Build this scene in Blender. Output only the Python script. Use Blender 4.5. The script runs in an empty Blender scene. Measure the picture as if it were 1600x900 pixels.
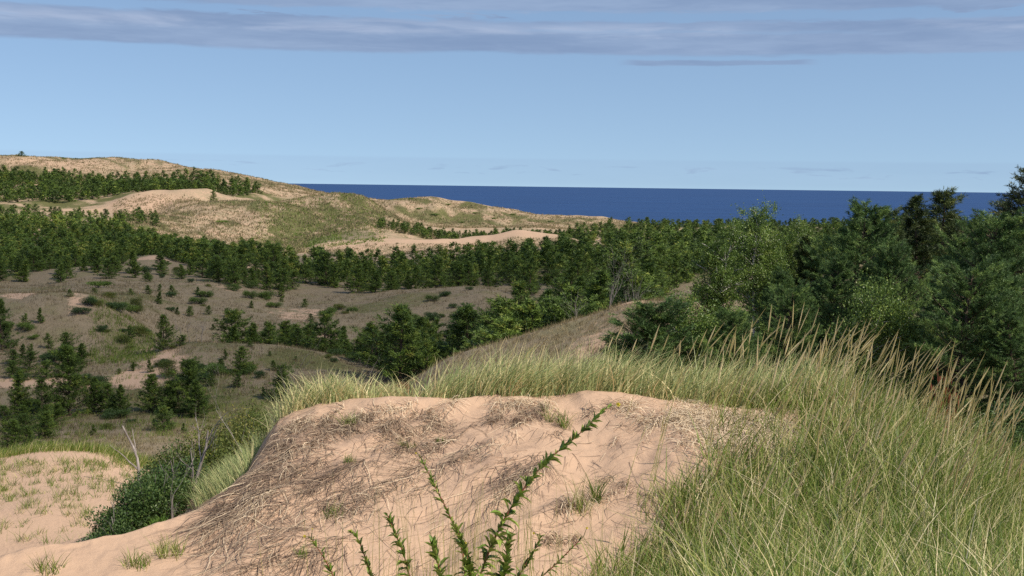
import bpy, math, random
import numpy as np
from mathutils import Vector

R = math.radians
PI = math.pi
rng = np.random.default_rng(7)
random.seed(7)
SC = bpy.context.scene
COL = SC.collection

# ------------------------------------------------------------------ camera
F = 1931.0                       # focal length in photo pixels (1600 wide)
PITCH, ROLL = R(4.74), R(0.74)
cam_data = bpy.data.cameras.new('camera')
cam = bpy.data.objects.new('camera', cam_data)
COL.objects.link(cam)
cam_data.sensor_width = 36.0
cam_data.lens = 36.0 * F / 1600.0
cam_data.clip_start = 0.1
cam_data.clip_end = 200000.0
_r0 = Vector((1, 0, 0)); _f0 = Vector((0, math.cos(PITCH), -math.sin(PITCH))); _u0 = _r0.cross(_f0)
_r = math.cos(ROLL) * _r0 + math.sin(ROLL) * _u0
_u = -math.sin(ROLL) * _r0 + math.cos(ROLL) * _u0
from mathutils import Matrix
cam.matrix_world = Matrix(((_r.x, _u.x, -_f0.x, 0), (_r.y, _u.y, -_f0.y, 0), (_r.z, _u.z, -_f0.z, 0), (0, 0, 0, 1)))
SC.camera = cam

# ------------------------------------------------------------------ light
SUN_EL, SUN_AZ = R(47), R(117)    # azimuth clockwise from the view direction (+Y)
sun_data = bpy.data.lights.new('sun', 'SUN')
sun_data.energy = 5.0
sun_data.angle = R(0.55)
sun_data.color = (1.0, 0.92, 0.80)
sun = bpy.data.objects.new('sun', sun_data)
COL.objects.link(sun)
sdir = Vector((math.sin(SUN_AZ) * math.cos(SUN_EL), math.cos(SUN_AZ) * math.cos(SUN_EL), math.sin(SUN_EL)))
sun.rotation_euler = sdir.to_track_quat('Z', 'Y').to_euler()

world = bpy.data.worlds.new('World')
SC.world = world
world.use_nodes = True

SC.view_settings.view_transform = 'Standard'
SC.view_settings.look = 'None'
SC.view_settings.exposure = 0.2
SC.view_settings.gamma = 1.0
SC.view_settings.use_curve_mapping = False
SC.render.engine = 'CYCLES'
SC.cycles.max_bounces = 5
SC.cycles.diffuse_bounces = 3
SC.cycles.transmission_bounces = 3
SC.cycles.transparent_max_bounces = 4
SC.cycles.use_denoising = False


class NT:
    """little node helper"""
    def __init__(self, tree):
        self.t = tree
        tree.nodes.clear()

    def n(self, typ, **kw):
        nd = self.t.nodes.new(typ)
        for k, v in kw.items():
            if k.startswith('i_'):
                key = k[2:]
                key = int(key) if key.isdigit() else key
                self.put(nd.inputs[key], v)
            else:
                setattr(nd, k, v)
        return nd

    def put(self, sock, v):
        if isinstance(v, bpy.types.NodeSocket):
            self.t.links.new(v, sock)
        else:
            if isinstance(v, tuple) and len(v) == 3 and sock.type == 'RGBA':
                v = (*v, 1)
            sock.default_value = v

    def math(self, op, a, b=None, c=None, clamp=False):
        nd = self.t.nodes.new('ShaderNodeMath')
        nd.operation = op
        nd.use_clamp = clamp
        self.put(nd.inputs[0], a)
        if b is not None:
            self.put(nd.inputs[1], b)
        if c is not None:
            self.put(nd.inputs[2], c)
        return nd.outputs[0]

    def mix(self, fac, a, b):
        nd = self.t.nodes.new('ShaderNodeMix')
        nd.data_type = 'RGBA'
        self.put(nd.inputs[0], fac)
        self.put(nd.inputs[6], a)
        self.put(nd.inputs[7], b)
        return nd.outputs[2]

    def sstep(self, x, a, b):
        nd = self.t.nodes.new('ShaderNodeMapRange')
        nd.interpolation_type = 'SMOOTHSTEP'
        self.put(nd.inputs[0], x)
        self.put(nd.inputs[1], a)
        self.put(nd.inputs[2], b)
        return nd.outputs[0]

    def noise(self, vec, scale, detail=4.0, rough=0.55, dist=0.0):
        nd = self.t.nodes.new('ShaderNodeTexNoise')
        self.put(nd.inputs['Vector'], vec)
        nd.inputs['Scale'].default_value = scale
        nd.inputs['Detail'].default_value = detail
        nd.inputs['Roughness'].default_value = rough
        nd.inputs['Distortion'].default_value = dist
        return nd.outputs[0]

    def vmul(self, vec, xyz):
        nd = self.t.nodes.new('ShaderNodeVectorMath')
        nd.operation = 'MULTIPLY'
        self.put(nd.inputs[0], vec)
        nd.inputs[1].default_value = xyz
        return nd.outputs[0]


def build_world():
    g = NT(world.node_tree)
    tc = g.n('ShaderNodeTexCoord')
    d = tc.outputs['Generated']
    sep = g.n('ShaderNodeSeparateXYZ', i_0=d)
    x, y, z = sep.outputs
    # clear air over a cold lake: the low sky keeps the blue of the sky a little higher up
    zz = g.math('MAXIMUM', z, 0.0)
    zl = g.math('MULTIPLY_ADD', zz, 0.9, 0.13)
    cv = g.n('ShaderNodeCombineXYZ', i_0=x, i_1=y, i_2=zl)
    nv = g.n('ShaderNodeVectorMath', operation='NORMALIZE', i_0=cv.outputs[0])
    sky = g.n('ShaderNodeTexSky', sky_type='NISHITA')
    sky.sun_disc = False
    sky.sun_elevation = SUN_EL
    sky.sun_rotation = SUN_AZ
    sky.altitude = 200
    sky.air_density = 1.0
    sky.dust_density = 0.6
    sky.ozone_density = 2.0
    g.put(sky.inputs[0], nv.outputs[0])
    el = g.math('ARCSINE', z)
    eld = g.math('MULTIPLY', el, 180 / PI)              # elevation in degrees
    az = g.math('MULTIPLY', g.math('ARCTAN2', x, y), 180 / PI)
    # slow warp for the cloud base
    v1 = g.n('ShaderNodeCombineXYZ', i_0=g.math('MULTIPLY', az, 0.10), i_1=g.math('MULTIPLY', eld, 0.9), i_2=0.0)
    n1 = g.noise(v1.outputs[0], 1.0, 6, 0.55, 0.3)
    v2 = g.n('ShaderNodeCombineXYZ', i_0=g.math('MULTIPLY', az, 0.055), i_1=g.math('MULTIPLY', eld, 1.3), i_2=5.0)
    n2 = g.noise(v2.outputs[0], 1.0, 5, 0.5, 0.2)
    v3 = g.n('ShaderNodeCombineXYZ', i_0=g.math('MULTIPLY', az, 0.5), i_1=g.math('MULTIPLY', eld, 3.0), i_2=9.0)
    n3 = g.noise(v3.outputs[0], 1.0, 4, 0.6, 0.2)
    # main deck from about 6 degrees upwards
    e = g.math('ADD', eld, g.math('MULTIPLY', g.math('SUBTRACT', n1, 0.5), 0.55))
    e = g.math('ADD', e, g.math('MULTIPLY', g.math('SUBTRACT', n3, 0.5), 0.22))
    deck = g.sstep(e, 5.86, 6.06)
    v5 = g.n('ShaderNodeCombineXYZ', i_0=g.math('MULTIPLY', az, 0.16), i_1=g.math('MULTIPLY', eld, 0.55), i_2=14.0)
    n5 = g.noise(v5.outputs[0], 1.0, 4, 0.5, 0.1)
    v6 = g.n('ShaderNodeCombineXYZ', i_0=g.math('MULTIPLY', az, 0.42), i_1=g.math('MULTIPLY', eld, 3.0), i_2=21.0)
    n6 = g.noise(v6.outputs[0], 1.0, 7, 0.62, 0.5)
    eg = g.math('ADD', eld, g.math('MULTIPLY', g.math('SUBTRACT', n6, 0.5), 0.55))
    band = g.math('SUBTRACT', 1.0, g.sstep(g.math('ABSOLUTE', g.math('SUBTRACT', eg, 7.66)), 0.12, 0.32))
    gap = g.math('MULTIPLY', band, g.sstep(g.math('ADD', n5, g.math('MULTIPLY', g.math('SUBTRACT', n6, 0.5), 0.7)), 0.35, 0.43))
    band2 = g.math('SUBTRACT', 1.0, g.sstep(g.math('ABSOLUTE', g.math('SUBTRACT', eg, 6.95)), 0.03, 0.16))
    gap = g.math('MAXIMUM', gap, g.math('MULTIPLY', g.math('MULTIPLY', band2, g.sstep(n2, 0.50, 0.6)), 0.35))
    deck = g.math('MULTIPLY', deck, g.math('SUBTRACT', 1.0, g.math('MULTIPLY', gap, 0.92)))
    # one thin streak under the deck
    st = g.math('ABSOLUTE', g.math('SUBTRACT', g.math('ADD', eld, g.math('MULTIPLY', g.math('SUBTRACT', n3, 0.5), 0.25)), 5.62))
    sx = g.math('ABSOLUTE', g.math('SUBTRACT', az, 9.2))
    streak = g.math('MULTIPLY', g.math('SUBTRACT', 1.0, g.sstep(st, 0.07, 0.16)), g.math('SUBTRACT', 1.0, g.sstep(sx, 3.4, 4.7)))
    # faint low bank above the horizon
    v4 = g.n('ShaderNodeCombineXYZ', i_0=g.math('MULTIPLY', az, 0.42), i_1=g.math('MULTIPLY', eld, 2.6), i_2=2.0)
    n4 = g.noise(v4.outputs[0], 1.0, 6, 0.6, 0.4)
    lowb = g.math('MULTIPLY', g.sstep(eld, 0.35, 0.6), g.math('SUBTRACT', 1.0, g.sstep(eld, 0.75, 1.25)))
    low = g.math('MULTIPLY', g.math('MULTIPLY', g.sstep(n4, 0.45, 0.68), lowb), 0.6)
    veil = g.math('MULTIPLY', g.math('MULTIPLY', g.sstep(eld, -0.2, 0.2), g.math('SUBTRACT', 1.0, g.sstep(eld, 1.15, 1.32))), 0.16)
    cl = g.math('MAXIMUM', g.math('MULTIPLY', deck, 0.93), g.math('MULTIPLY', streak, 0.85))
    cl = g.math('MAXIMUM', cl, g.math('MAXIMUM', low, veil))
    # the deck is lit unevenly
    shade = g.sstep(g.math('ADD', g.math('MULTIPLY', n1, 0.45), g.math('ADD', g.math('MULTIPLY', n2, 0.3), g.math('MULTIPLY', n6, 0.25))), 0.34, 0.68)
    ccol = g.mix(shade, (1.65, 2.35, 3.75), (2.4, 3.2, 4.65))
    hl = g.math('MULTIPLY', g.math('SUBTRACT', 1.0, g.sstep(g.math('ABSOLUTE', g.math('SUBTRACT', eg, 7.05)), 0.05, 0.4)), g.sstep(n1, 0.42, 0.62))
    ccol = g.mix(g.math('MULTIPLY', hl, 0.5), ccol, (3.7, 4.2, 5.4))
    hi = g.sstep(eld, 10, 40)                           # overhead the deck breaks up into open sky
    cl = g.math('MULTIPLY', cl, g.math('SUBTRACT', 1.0, g.math('MULTIPLY', hi, 0.75)))
    skyc = sky.outputs[0]
    out = g.mix(cl, skyc, ccol)
    bg = g.n('ShaderNodeBackground', i_0=out, i_1=0.12)
    o = g.n('ShaderNodeOutputWorld')
    g.t.links.new(bg.outputs[0], o.inputs[0])


build_world()

# ------------------------------------------------------------------ geometry of the view (placing at real distances)
ca, sa, cp, sp = math.cos(ROLL), math.sin(ROLL), math.cos(PITCH), math.sin(PITCH)


def slope(px, py):
    """tan of sideways and vertical direction for a photo pixel (per metre of depth)"""
    px = np.asarray(px, float); py = np.asarray(py, float)
    q = (450 - py) / F; w = (px - 800) / F
    dx = w * ca - q * sa
    up = w * sa + q * ca
    X = dx; Y = cp + up * sp; Z = -sp + up * cp
    return X / Y, Z / Y


def pchip_prep(xk, yk):
    h = np.diff(xk); dl = np.diff(yk, axis=0) / (h if yk.ndim == 1 else h[:, None])
    m = np.zeros_like(yk)
    hh = h if yk.ndim == 1 else h[:, None]
    w1 = 2 * hh[1:] + hh[:-1]; w2 = hh[1:] + 2 * hh[:-1]
    a, b = dl[:-1], dl[1:]
    ok = a * b > 0
    with np.errstate(divide='ignore', invalid='ignore'):
        t = (w1 + w2) / (w1 / a + w2 / b)
    m[1:-1] = np.where(ok, t, 0)
    m[0] = dl[0]; m[-1] = dl[-1]
    return m


def pchip(xk, yk, x):
    xk = np.asarray(xk, float); yk = np.asarray(yk, float)
    m = pchip_prep(xk, yk)
    x = np.clip(x, xk[0], xk[-1])
    i = np.clip(np.searchsorted(xk, x) - 1, 0, len(xk) - 2)
    h = xk[i + 1] - xk[i]
    t = (x - xk[i]) / h
    if yk.ndim > 1:
        t = t[:, None]; h = h[:, None]
    return ((2 * t**3 - 3 * t**2 + 1) * yk[i] + (t**3 - 2 * t**2 + t) * h * m[i] + (-2 * t**3 + 3 * t**2) * yk[i + 1] + (t**3 - t**2) * h * m[i + 1])


# value noise
_perm = np.random.default_rng(3).random((512, 512))


def vnoise(x, y):
    xi = np.floor(x).astype(np.int64); yi = np.floor(y).astype(np.int64)
    fx = x - xi; fy = y - yi
    fx = fx * fx * (3 - 2 * fx); fy = fy * fy * (3 - 2 * fy)
    a = _perm[xi % 512, yi % 512]; b = _perm[(xi + 1) % 512, yi % 512]
    c = _perm[xi % 512, (yi + 1) % 512]; d = _perm[(xi + 1) % 512, (yi + 1) % 512]
    return (a * (1 - fx) + b * fx) * (1 - fy) + (c * (1 - fx) + d * fx) * fy - 0.5


def sm(x, a, b):
    t = np.clip((x - a) / (b - a), 0, 1)
    return t * t * (3 - 2 * t)


# far ground: crest and valley lines at true depth; 'z' rows give metres below the eye, the others what the photograph shows
LAYERS = [
    (4,   'z', [(-3000, -9), (3000, -9)]),
    (14,  'z', [(-3000, -9), (100, -8), (200, -7), (300, -6.0), (420, -5.2), (600, -6.5), (3000, -9)]),
    (22,  'p', [(-3000, 900), (0, 903), (130, 905), (220, 880), (300, 800), (400, 745), (520, 780), (1000, 1010), (1600, 960), (3000, 900)]),
    (33,  'p', [(-1500, 760), (-400, 735), (0, 724), (60, 717), (140, 717), (200, 730), (260, 745), (330, 757), (500, 770), (1000, 750), (1400, 680), (1600, 650), (3000, 640)]),
    (45,  'z', [(-3000, -12), (0, -12), (400, -12), (650, -9.6), (1000, -7.4), (1300, -6.6), (1600, -6.3), (3000, -6)]),
    (62,  'p', [(-3000, 700), (0, 700), (400, 690), (500, 668), (560, 646), (650, 592), (700, 562), (800, 532), (850, 516), (930, 490), (1000, 468), (1100, 472), (1600, 500), (3000, 500)]),
    (80,  'p', [(-3000, 645), (0, 645), (300, 645), (500, 640), (600, 632), (700, 620), (800, 600), (1000, 540), (1100, 480), (1250, 470), (1600, 480), (3000, 480)]),
    (92,  'p', [(-3000, 590), (0, 592), (200, 590), (300, 583), (400, 585), (500, 590), (600, 598), (700, 590), (800, 570), (1000, 515), (1200, 460), (1600, 455), (3000, 455)]),
    (102, 'p', [(-3000, 560), (0, 548), (120, 555), (200, 560), (260, 548), (300, 541), (400, 543), (500, 556), (620, 574), (700, 572), (800, 548), (1000, 500), (1200, 450), (1600, 440), (3000, 440)]),
    (118, 'p', [(-3000, 462), (-200, 458), (0, 460), (100, 455), (150, 462), (190, 486), (240, 520), (300, 545), (400, 549), (500, 556), (620, 560), (700, 545), (800, 520), (1000, 480), (1200, 432), (1600, 425), (3000, 425)]),
    (138, 'p', [(-3000, 470), (0, 470), (100, 466), (160, 462), (200, 466), (300, 498), (400, 505), (500, 512), (620, 520), (700, 515), (800, 495), (1000, 462), (1200, 420), (1600, 412), (3000, 410)]),
    (165, 'p', [(-3000, 446), (0, 448), (150, 440), (200, 441), (300, 446), (400, 458), (470, 468), (560, 464), (640, 455), (750, 449), (800, 455), (1000, 445), (1200, 405), (1600, 400), (3000, 400)]),
    (190, 'z', [(-3000, -14), (0, -14), (220, -13), (300, -13.6), (600, -15.6), (800, -15.5), (1000, -14), (1200, -11), (1600, -11), (3000, -11)]),
    (205, 'p', [(-3000, 425), (0, 425), (150, 425), (190, 410), (235, 403), (280, 414), (330, 420), (380, 417), (415, 419), (460, 432), (600, 432), (800, 425), (1000, 412), (1200, 396), (1600, 392), (3000, 392)]),
    (260, 'p', [(-3000, 395), (0, 395), (200, 398), (300, 404), (450, 408), (560, 412), (700, 408), (800, 400), (950, 392), (1100, 382), (1300, 378), (1600, 378), (3000, 375)]),
    (320, 'p', [(-3000, 362), (0, 362), (200, 372), (250, 384), (330, 392), (400, 396), (480, 397), (560, 400), (700, 392), (800, 385), (900, 378), (1000, 372), (1200, 368), (1600, 372), (3000, 370)]),
    (345, 'p', [(-3000, 352), (0, 352), (200, 360), (260, 370), (330, 378), (400, 386), (470, 388), (500, 383), (550, 378), (620, 374), (700, 375), (760, 373), (820, 364), (870, 366), (920, 377), (1060, 362), (1140, 361), (1250, 372), (1600, 366), (3000, 366)]),
    (385, 'p', [(-3000, 341), (0, 341), (200, 343), (260, 345), (330, 347), (400, 350), (440, 362), (480, 366), (520, 362), (560, 355), (640, 364), (700, 374), (900, 374), (1060, 370), (1600, 362), (3000, 362)]),
    (430, 'p', [(-3000, 332), (0, 332), (160, 334), (235, 333), (280, 322), (330, 317), (400, 314), (445, 318), (470, 325), (505, 326), (550, 325), (600, 332), (650, 353), (700, 366), (900, 366), (1600, 360), (3000, 360)]),
    (460, 'p', [(-3000, 326), (0, 326), (120, 326), (160, 322), (200, 312), (240, 312), (300, 312), (330, 322), (400, 324), (440, 316), (480, 306), (520, 301), (560, 304), (600, 324), (640, 350), (700, 362), (900, 362), (1600, 359), (3000, 359)]),
    (480, 'p', [(-3000, 322), (0, 322), (120, 322), (170, 314), (210, 301), (260, 294), (320, 294), (350, 306), (400, 318), (500, 325), (600, 345), (700, 358), (900, 360), (1600, 358), (3000, 358)]),
    (530, 'p', [(-3000, 302), (0, 302), (200, 298), (300, 300), (380, 306), (450, 318), (520, 330), (600, 340), (700, 352), (800, 354), (980, 358), (1600, 357), (3000, 357)]),
    (600, 'p', [(-3000, 270), (0, 272), (150, 277), (300, 276), (400, 290), (450, 297), (500, 304), (550, 310), (600, 313), (630, 309), (665, 307), (700, 314), (740, 319), (790, 328), (850, 334), (930, 338), (975, 347), (1040, 356), (1300, 357), (1600, 356), (3000, 356)]),
    (690, 'p', [(-3000, 240), (0, 242), (60, 244), (110, 247), (160, 248), (240, 251), (300, 262), (380, 274), (430, 285), (480, 296), (520, 309), (600, 330), (800, 352), (1000, 372), (1600, 372), (3000, 372)]),
    (900, 'z', [(-3000, 0), (200, 0), (500, -30), (800, -48), (3000, -48)]),
    (1150, 'z', [(-3000, -66), (3000, -66)]),
    (1600, 'z', [(-3000, -75), (3000, -75)]),
]
S_FINE = np.concatenate([np.linspace(-3.0, -0.5, 40, endpoint=False), np.linspace(-0.5, 0.5, 900), np.linspace(0.5, 3.0, 41)[1:]])
LD = np.log(np.array([l[0] for l in LAYERS], float))
_pxs = 800 + F * S_FINE
_Z = []
for dpt, kind, pts in LAYERS:
    pts = np.array(pts, float)
    v = pchip(pts[:, 0], pts[:, 1], _pxs)
    if kind == 'p':
        v = slope(np.clip(_pxs, -2500, 2800), v)[1] * dpt
    _Z.append(v)
_Z = np.array(_Z)                                                  # layers x columns


def near_dune(x, y):
    yc = np.interp(x, [-2.2, -1, 1.3, 3, 4.5, 7, 14], [12, 12.3, 12.6, 12.4, 11.5, 10.5, 9])
    zc = np.interp(x, [-2.2, -1.9, -1.2, 0, 1.2, 1.9, 3.2, 4.0, 4.9, 7, 14],
                   [-2.26, -2.19, -2.14, -2.13, -2.17, -2.2, -2.27, -2.6, -3.0, -4, -8])
    t = yc - y
    right = sm(x, 0.8, 2.4)
    left = 1 - sm(x, -2.4, -0.6)
    drop = (0.62 - 0.2 * right - 0.17 * left) * sm(t, -0.2, 4.6)
    lip = 0.16 * sm(t, 0.05, 0.5) * (1 - sm(x, 0.6, 1.6)) * (0.6 + 0.8 * vnoise(x * 1.3 + 4, y * 0.4)) * (1 - .5 * left)
    front = zc - drop - lip
    stand = -1.75 - 0.12 * np.maximum(x - 3, 0) - 0.25 * np.maximum(-x - 2, 0)
    k = sm(y, 3.0, 8.0)
    front = front * k + stand * (1 - k)
    tb = np.maximum(-t, 0)
    back = zc - 0.5 * (np.sqrt(tb**2 + 0.5**2) - 0.5)
    n = np.where(t > 0, front, back)
    # the left edge runs towards the eye and the sand falls away beyond it
    xe = np.interp(y, [5, 8.2, 8.7, 9.1, 9.5, 10.0, 10.6, 11.2, 12, 14, 20], [-6, -4.2, -3.3, -2.8, -2.42, -2.2, -2.14, -2.14, -2.10, -2.2, -2.6])
    xe = xe + 0.16 * vnoise(y / 0.8, 0 * y + 3.3)
    u = np.maximum(xe - x, 0)
    fall = 0.42 * sm(u, 0, 0.55) * sm(y, 9.0, 10.6) + 1.9 * (1 - np.exp(-np.maximum(u - 0.1, 0) * 0.30))
    return n - fall


def H0(S, Dp):
    """height for direction S (x/depth) and depth D arrays, before small noise"""
    x = S * Dp; y = Dp
    wl = np.log(Dp) + 0.035 * vnoise(x / 30 + 9, y / 45) + 0.02 * vnoise(x / 9, y / 14)
    # column index
    ci = np.clip(np.searchsorted(S_FINE, S) - 1, 0, len(S_FINE) - 2)
    ct = np.clip((S - S_FINE[ci]) / (S_FINE[ci + 1] - S_FINE[ci]), 0, 1)
    li = np.clip(np.searchsorted(LD, wl) - 1, 0, len(LD) - 2)
    h = LD[li + 1] - LD[li]
    t = np.clip((wl - LD[li]) / h, 0, 1)
    y0 = _Z[li, ci] * (1 - ct) + _Z[li, ci + 1] * ct
    y1 = _Z[li + 1, ci] * (1 - ct) + _Z[li + 1, ci + 1] * ct
    m0 = _M[li, ci] * (1 - ct) + _M[li, ci + 1] * ct
    m1 = _M[li + 1, ci] * (1 - ct) + _M[li + 1, ci + 1] * ct
    M = (2 * t**3 - 3 * t**2 + 1) * y0 + (t**3 - 2 * t**2 + t) * h * m0 + (-2 * t**3 + 3 * t**2) * y1 + (t**3 - t**2) * h * m1
    wf = sm(Dp, 20, 40); w2 = sm(Dp, 60, 110); w3 = sm(Dp, 180, 300)
    M = M + wf * (0.10 * vnoise(x / 2.2, y / 2.2) + 0.22 * vnoise(x / 6, y / 6)) + w2 * (0.8 * vnoise(x / 13, y / 17) + 0.3 * vnoise(x / 5 + 3, y / 6)) \
        + w3 * (1.6 * vnoise(x / 34, y / 45) + 1.0 * vnoise(x / 12 + 7, y / 14) + 0.4 * vnoise(x / 4, y / 4))
    N = near_dune(x, y)
    N = np.where(Dp > 40, -60, N - np.maximum(Dp - 22, 0) * 0.6)
    wn = 1 - sm(Dp, 16, 26)
    N = N + 0.10 * vnoise(x / 1.1 + 2, y / 1.6) * wn + 0.05 * vnoise(x / 0.42, y / 0.5 + 8) * wn
    mound = 0.16 * vnoise(x / 1.7, y / 2.2 + 3) * sm(Dp, 16, 20) * (1 - sm(Dp, 38, 48))
    M = M + mound
    k = 0.35
    e = np.clip(0.5 + 0.5 * (N - M) / k, 0, 1)
    return M * (1 - e) + N * e + k * e * (1 - e)


_M = pchip_prep(LD, _Z)

# sampled ground: columns in S, rows in log depth
GS = np.concatenate([np.linspace(-3.0, -0.52, 46, endpoint=False), np.linspace(-0.52, 0.52, 760), np.linspace(0.52, 3.0, 47)[1:]])
GD = np.concatenate([np.linspace(math.log(3.0), math.log(8.0), 110, endpoint=False),
                     np.linspace(math.log(8.0), math.log(14.5), 330, endpoint=False),
                     np.linspace(math.log(14.5), math.log(60), 190, endpoint=False),
                     np.linspace(math.log(60), math.log(720), 470, endpoint=False),
                     np.linspace(math.log(720), math.log(1600), 40)])
SS, DD = np.meshgrid(GS, np.exp(GD))
GH = H0(SS, DD)
# fine wind texture, dents and footprints on the near sand
XX = SS * DD
_wn = 1 - sm(DD, 13, 20)
GH += _wn * (0.022 * vnoise(XX / 0.16, DD / 0.22) + 0.010 * vnoise(XX / 0.06, DD / 0.08)
             - 0.03 * sm(vnoise(XX / 0.30 + 31, DD / 0.42 + 5), 0.12, 0.4) * sm(XX, -0.6, 0.6))
# soft streaks running down the face
_st = vnoise((XX - 0.75 * DD) / 0.22, (XX + DD) / 2.6)
GH += _wn * 0.045 * _st * (1 - sm(XX, 0.8, 2.0))


def _grid(s, ld):
    ci = np.clip(np.searchsorted(GS, s) - 1, 0, len(GS) - 2)
    ri = np.clip(np.searchsorted(GD, ld) - 1, 0, len(GD) - 2)
    a = np.clip((s - GS[ci]) / (GS[ci + 1] - GS[ci]), 0, 1)
    b = np.clip((ld - GD[ri]) / (GD[ri + 1] - GD[ri]), 0, 1)
    return (GH[ri, ci] * (1 - a) + GH[ri, ci + 1] * a) * (1 - b) + (GH[ri + 1, ci] * (1 - a) + GH[ri + 1, ci + 1] * a) * b


def ground_z(x, y):
    x = np.asarray(x, float); y = np.maximum(np.asarray(y, float), 3.0)
    return _grid(x / y, np.log(y))


def brown_at(x, y):
    s = x / y; ld = np.log(y)
    ci = np.clip(np.searchsorted(GS, s), 0, len(GS) - 1); ri = np.clip(np.searchsorted(GD, ld), 0, len(GD) - 1)
    return BROWN[ri, ci]


def hit(px, py, dmin=3.5, dmax=1100.0):
    """depth where the line of sight through a photo pixel meets the ground; nan when it misses"""
    px = np.atleast_1d(np.asarray(px, float)); py = np.atleast_1d(np.asarray(py, float))
    s, t = slope(px, py)
    out = np.full(px.shape, np.nan)
    ld = np.linspace(math.log(dmin), math.log(dmax), 1100)
    live = np.ones(px.shape, bool)
    for k in range(1, len(ld)):
        d = math.exp(ld[k])
        idx = np.where(live)[0]
        if len(idx) == 0:
            break
        g = _grid(s[idx], np.full(len(idx), ld[k]))
        h = g >= t[idx] * d
        out[idx[h]] = d
        live[idx[h]] = False
    return s * out, out, ground_z(s * out, np.nan_to_num(out, nan=1000.0))


def at_depth(px, d):
    s, _ = slope(px, 450)
    x = s * d
    return x, np.asarray(d, float) + 0 * x, ground_z(x, d)


# ------------------------------------------------------------------ mesh and property helpers
def mesh_np(name, V, Fq, mat, attrs=None, smooth=False, nper=None):
    """V (n,3); Fq (m,k) faces of one size, or flat list with nper sizes"""
    me = bpy.data.meshes.new(name)
    V = np.ascontiguousarray(V, dtype=np.float32)
    if nper is None:
        m, k = Fq.shape
        nper = np.full(m, k, dtype=np.int32)
        flat = Fq.reshape(-1)
    else:
        flat = Fq; m = len(nper)
    me.vertices.add(len(V)); me.vertices.foreach_set('co', V.reshape(-1))
    me.loops.add(len(flat)); me.loops.foreach_set('vertex_index', flat.astype(np.int32))
    starts = np.concatenate([[0], np.cumsum(nper)[:-1]]).astype(np.int32)
    me.polygons.add(m); me.polygons.foreach_set('loop_start', starts)
    me.update(calc_edges=True)
    for an, (dom, arr) in (attrs or {}).items():
        arr = np.asarray(arr, dtype=np.float32)
        if arr.ndim == 1:
            a = me.attributes.new(an, 'FLOAT', dom); a.data.foreach_set('value', arr)
        else:
            a = me.attributes.new(an, 'FLOAT_VECTOR', dom); a.data.foreach_set('vector', arr.reshape(-1))
    if smooth:
        me.polygons.foreach_set('use_smooth', np.ones(m, dtype=bool))
    if mat is not None:
        me.materials.append(mat)
    me.validate()
    return me


def link(name, me, parent=None, loc=(0, 0, 0), rot=0.0, scale=1.0):
    o = bpy.data.objects.new(name, me)
    COL.objects.link(o)
    if parent is not None:
        o.parent = parent
    else:
        o.location = loc
        o.rotation_euler = (0, 0, rot)
        o.scale = (scale, scale, scale) if not isinstance(scale, tuple) else scale
    return o


def tag(o, label=None, cat=None, group=None, kind=None):
    if label: o['label'] = label
    if cat: o['category'] = cat
    if group: o['group'] = group
    if kind: o['kind'] = kind
    return o


def copy_thing(root, loc, rot, scale):
    r = root.copy(); COL.objects.link(r)
    r.location = loc; r.rotation_euler = (0, 0, rot); r.scale = scale
    for ch in root.children:
        c = ch.copy(); COL.objects.link(c); c.parent = r
    return r


# ------------------------------------------------------------------ materials
def leaf_material(name, stops, trans=0.25, spec=0.25, rough=0.55, vary=0.12):
    """stops: colour ramp over the per-face attribute 'tint'"""
    m = bpy.data.materials.new(name)
    m.use_nodes = True
    g = NT(m.node_tree)
    at = g.n('ShaderNodeAttribute', attribute_name='tint')
    oi = g.n('ShaderNodeObjectInfo')
    f = g.math('ADD', at.outputs['Fac'], g.math('MULTIPLY', g.math('SUBTRACT', oi.outputs['Random'], 0.5), vary), clamp=True)
    ramp = g.n('ShaderNodeValToRGB', i_0=f)
    cr = ramp.color_ramp
    while len(cr.elements) > 1:
        cr.elements.remove(cr.elements[-1])
    cr.elements[0].position = stops[0][0]; cr.elements[0].color = (*stops[0][1], 1)
    for p, c in stops[1:]:
        e = cr.elements.new(p); e.color = (*c, 1)
    b = g.n('ShaderNodeBsdfPrincipled')
    g.put(b.inputs['Base Color'], ramp.outputs[0])
    b.inputs['Roughness'].default_value = rough
    b.inputs['Specular IOR Level'].default_value = spec
    o = g.n('ShaderNodeOutputMaterial')
    if trans > 0:
        tr = g.n('ShaderNodeBsdfTranslucent', i_0=ramp.outputs[0])
        mx = g.n('ShaderNodeMixShader', i_0=trans)
        g.t.links.new(b.outputs[0], mx.inputs[1]); g.t.links.new(tr.outputs[0], mx.inputs[2])
        g.t.links.new(mx.outputs[0], o.inputs[0])
    else:
        g.t.links.new(b.outputs[0], o.inputs[0])
    return m


def bark_material(name, c1, c2, scale=8.0, stretch=(1, 1, 0.25), rough=0.9):
    m = bpy.data.materials.new(name)
    m.use_nodes = True
    g = NT(m.node_tree)
    tc = g.n('ShaderNodeTexCoord')
    v = g.vmul(tc.outputs['Object'], stretch)
    n = g.noise(v, scale, 5, 0.65, 0.4)
    c = g.mix(g.sstep(n, 0.38, 0.62), c1, c2)
    b = g.n('ShaderNodeBsdfPrincipled')
    g.put(b.inputs['Base Color'], c)
    b.inputs['Roughness'].default_value = rough
    b.inputs['Specular IOR Level'].default_value = 0.15
    bp = g.n('ShaderNodeBump'); bp.inputs['Strength'].default_value = 0.4; bp.inputs['Distance'].default_value = 0.02
    g.put(bp.inputs['Height'], n)
    g.put(b.inputs['Normal'], bp.outputs[0])
    o = g.n('ShaderNodeOutputMaterial')
    g.t.links.new(b.outputs[0], o.inputs[0])
    return m


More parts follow.
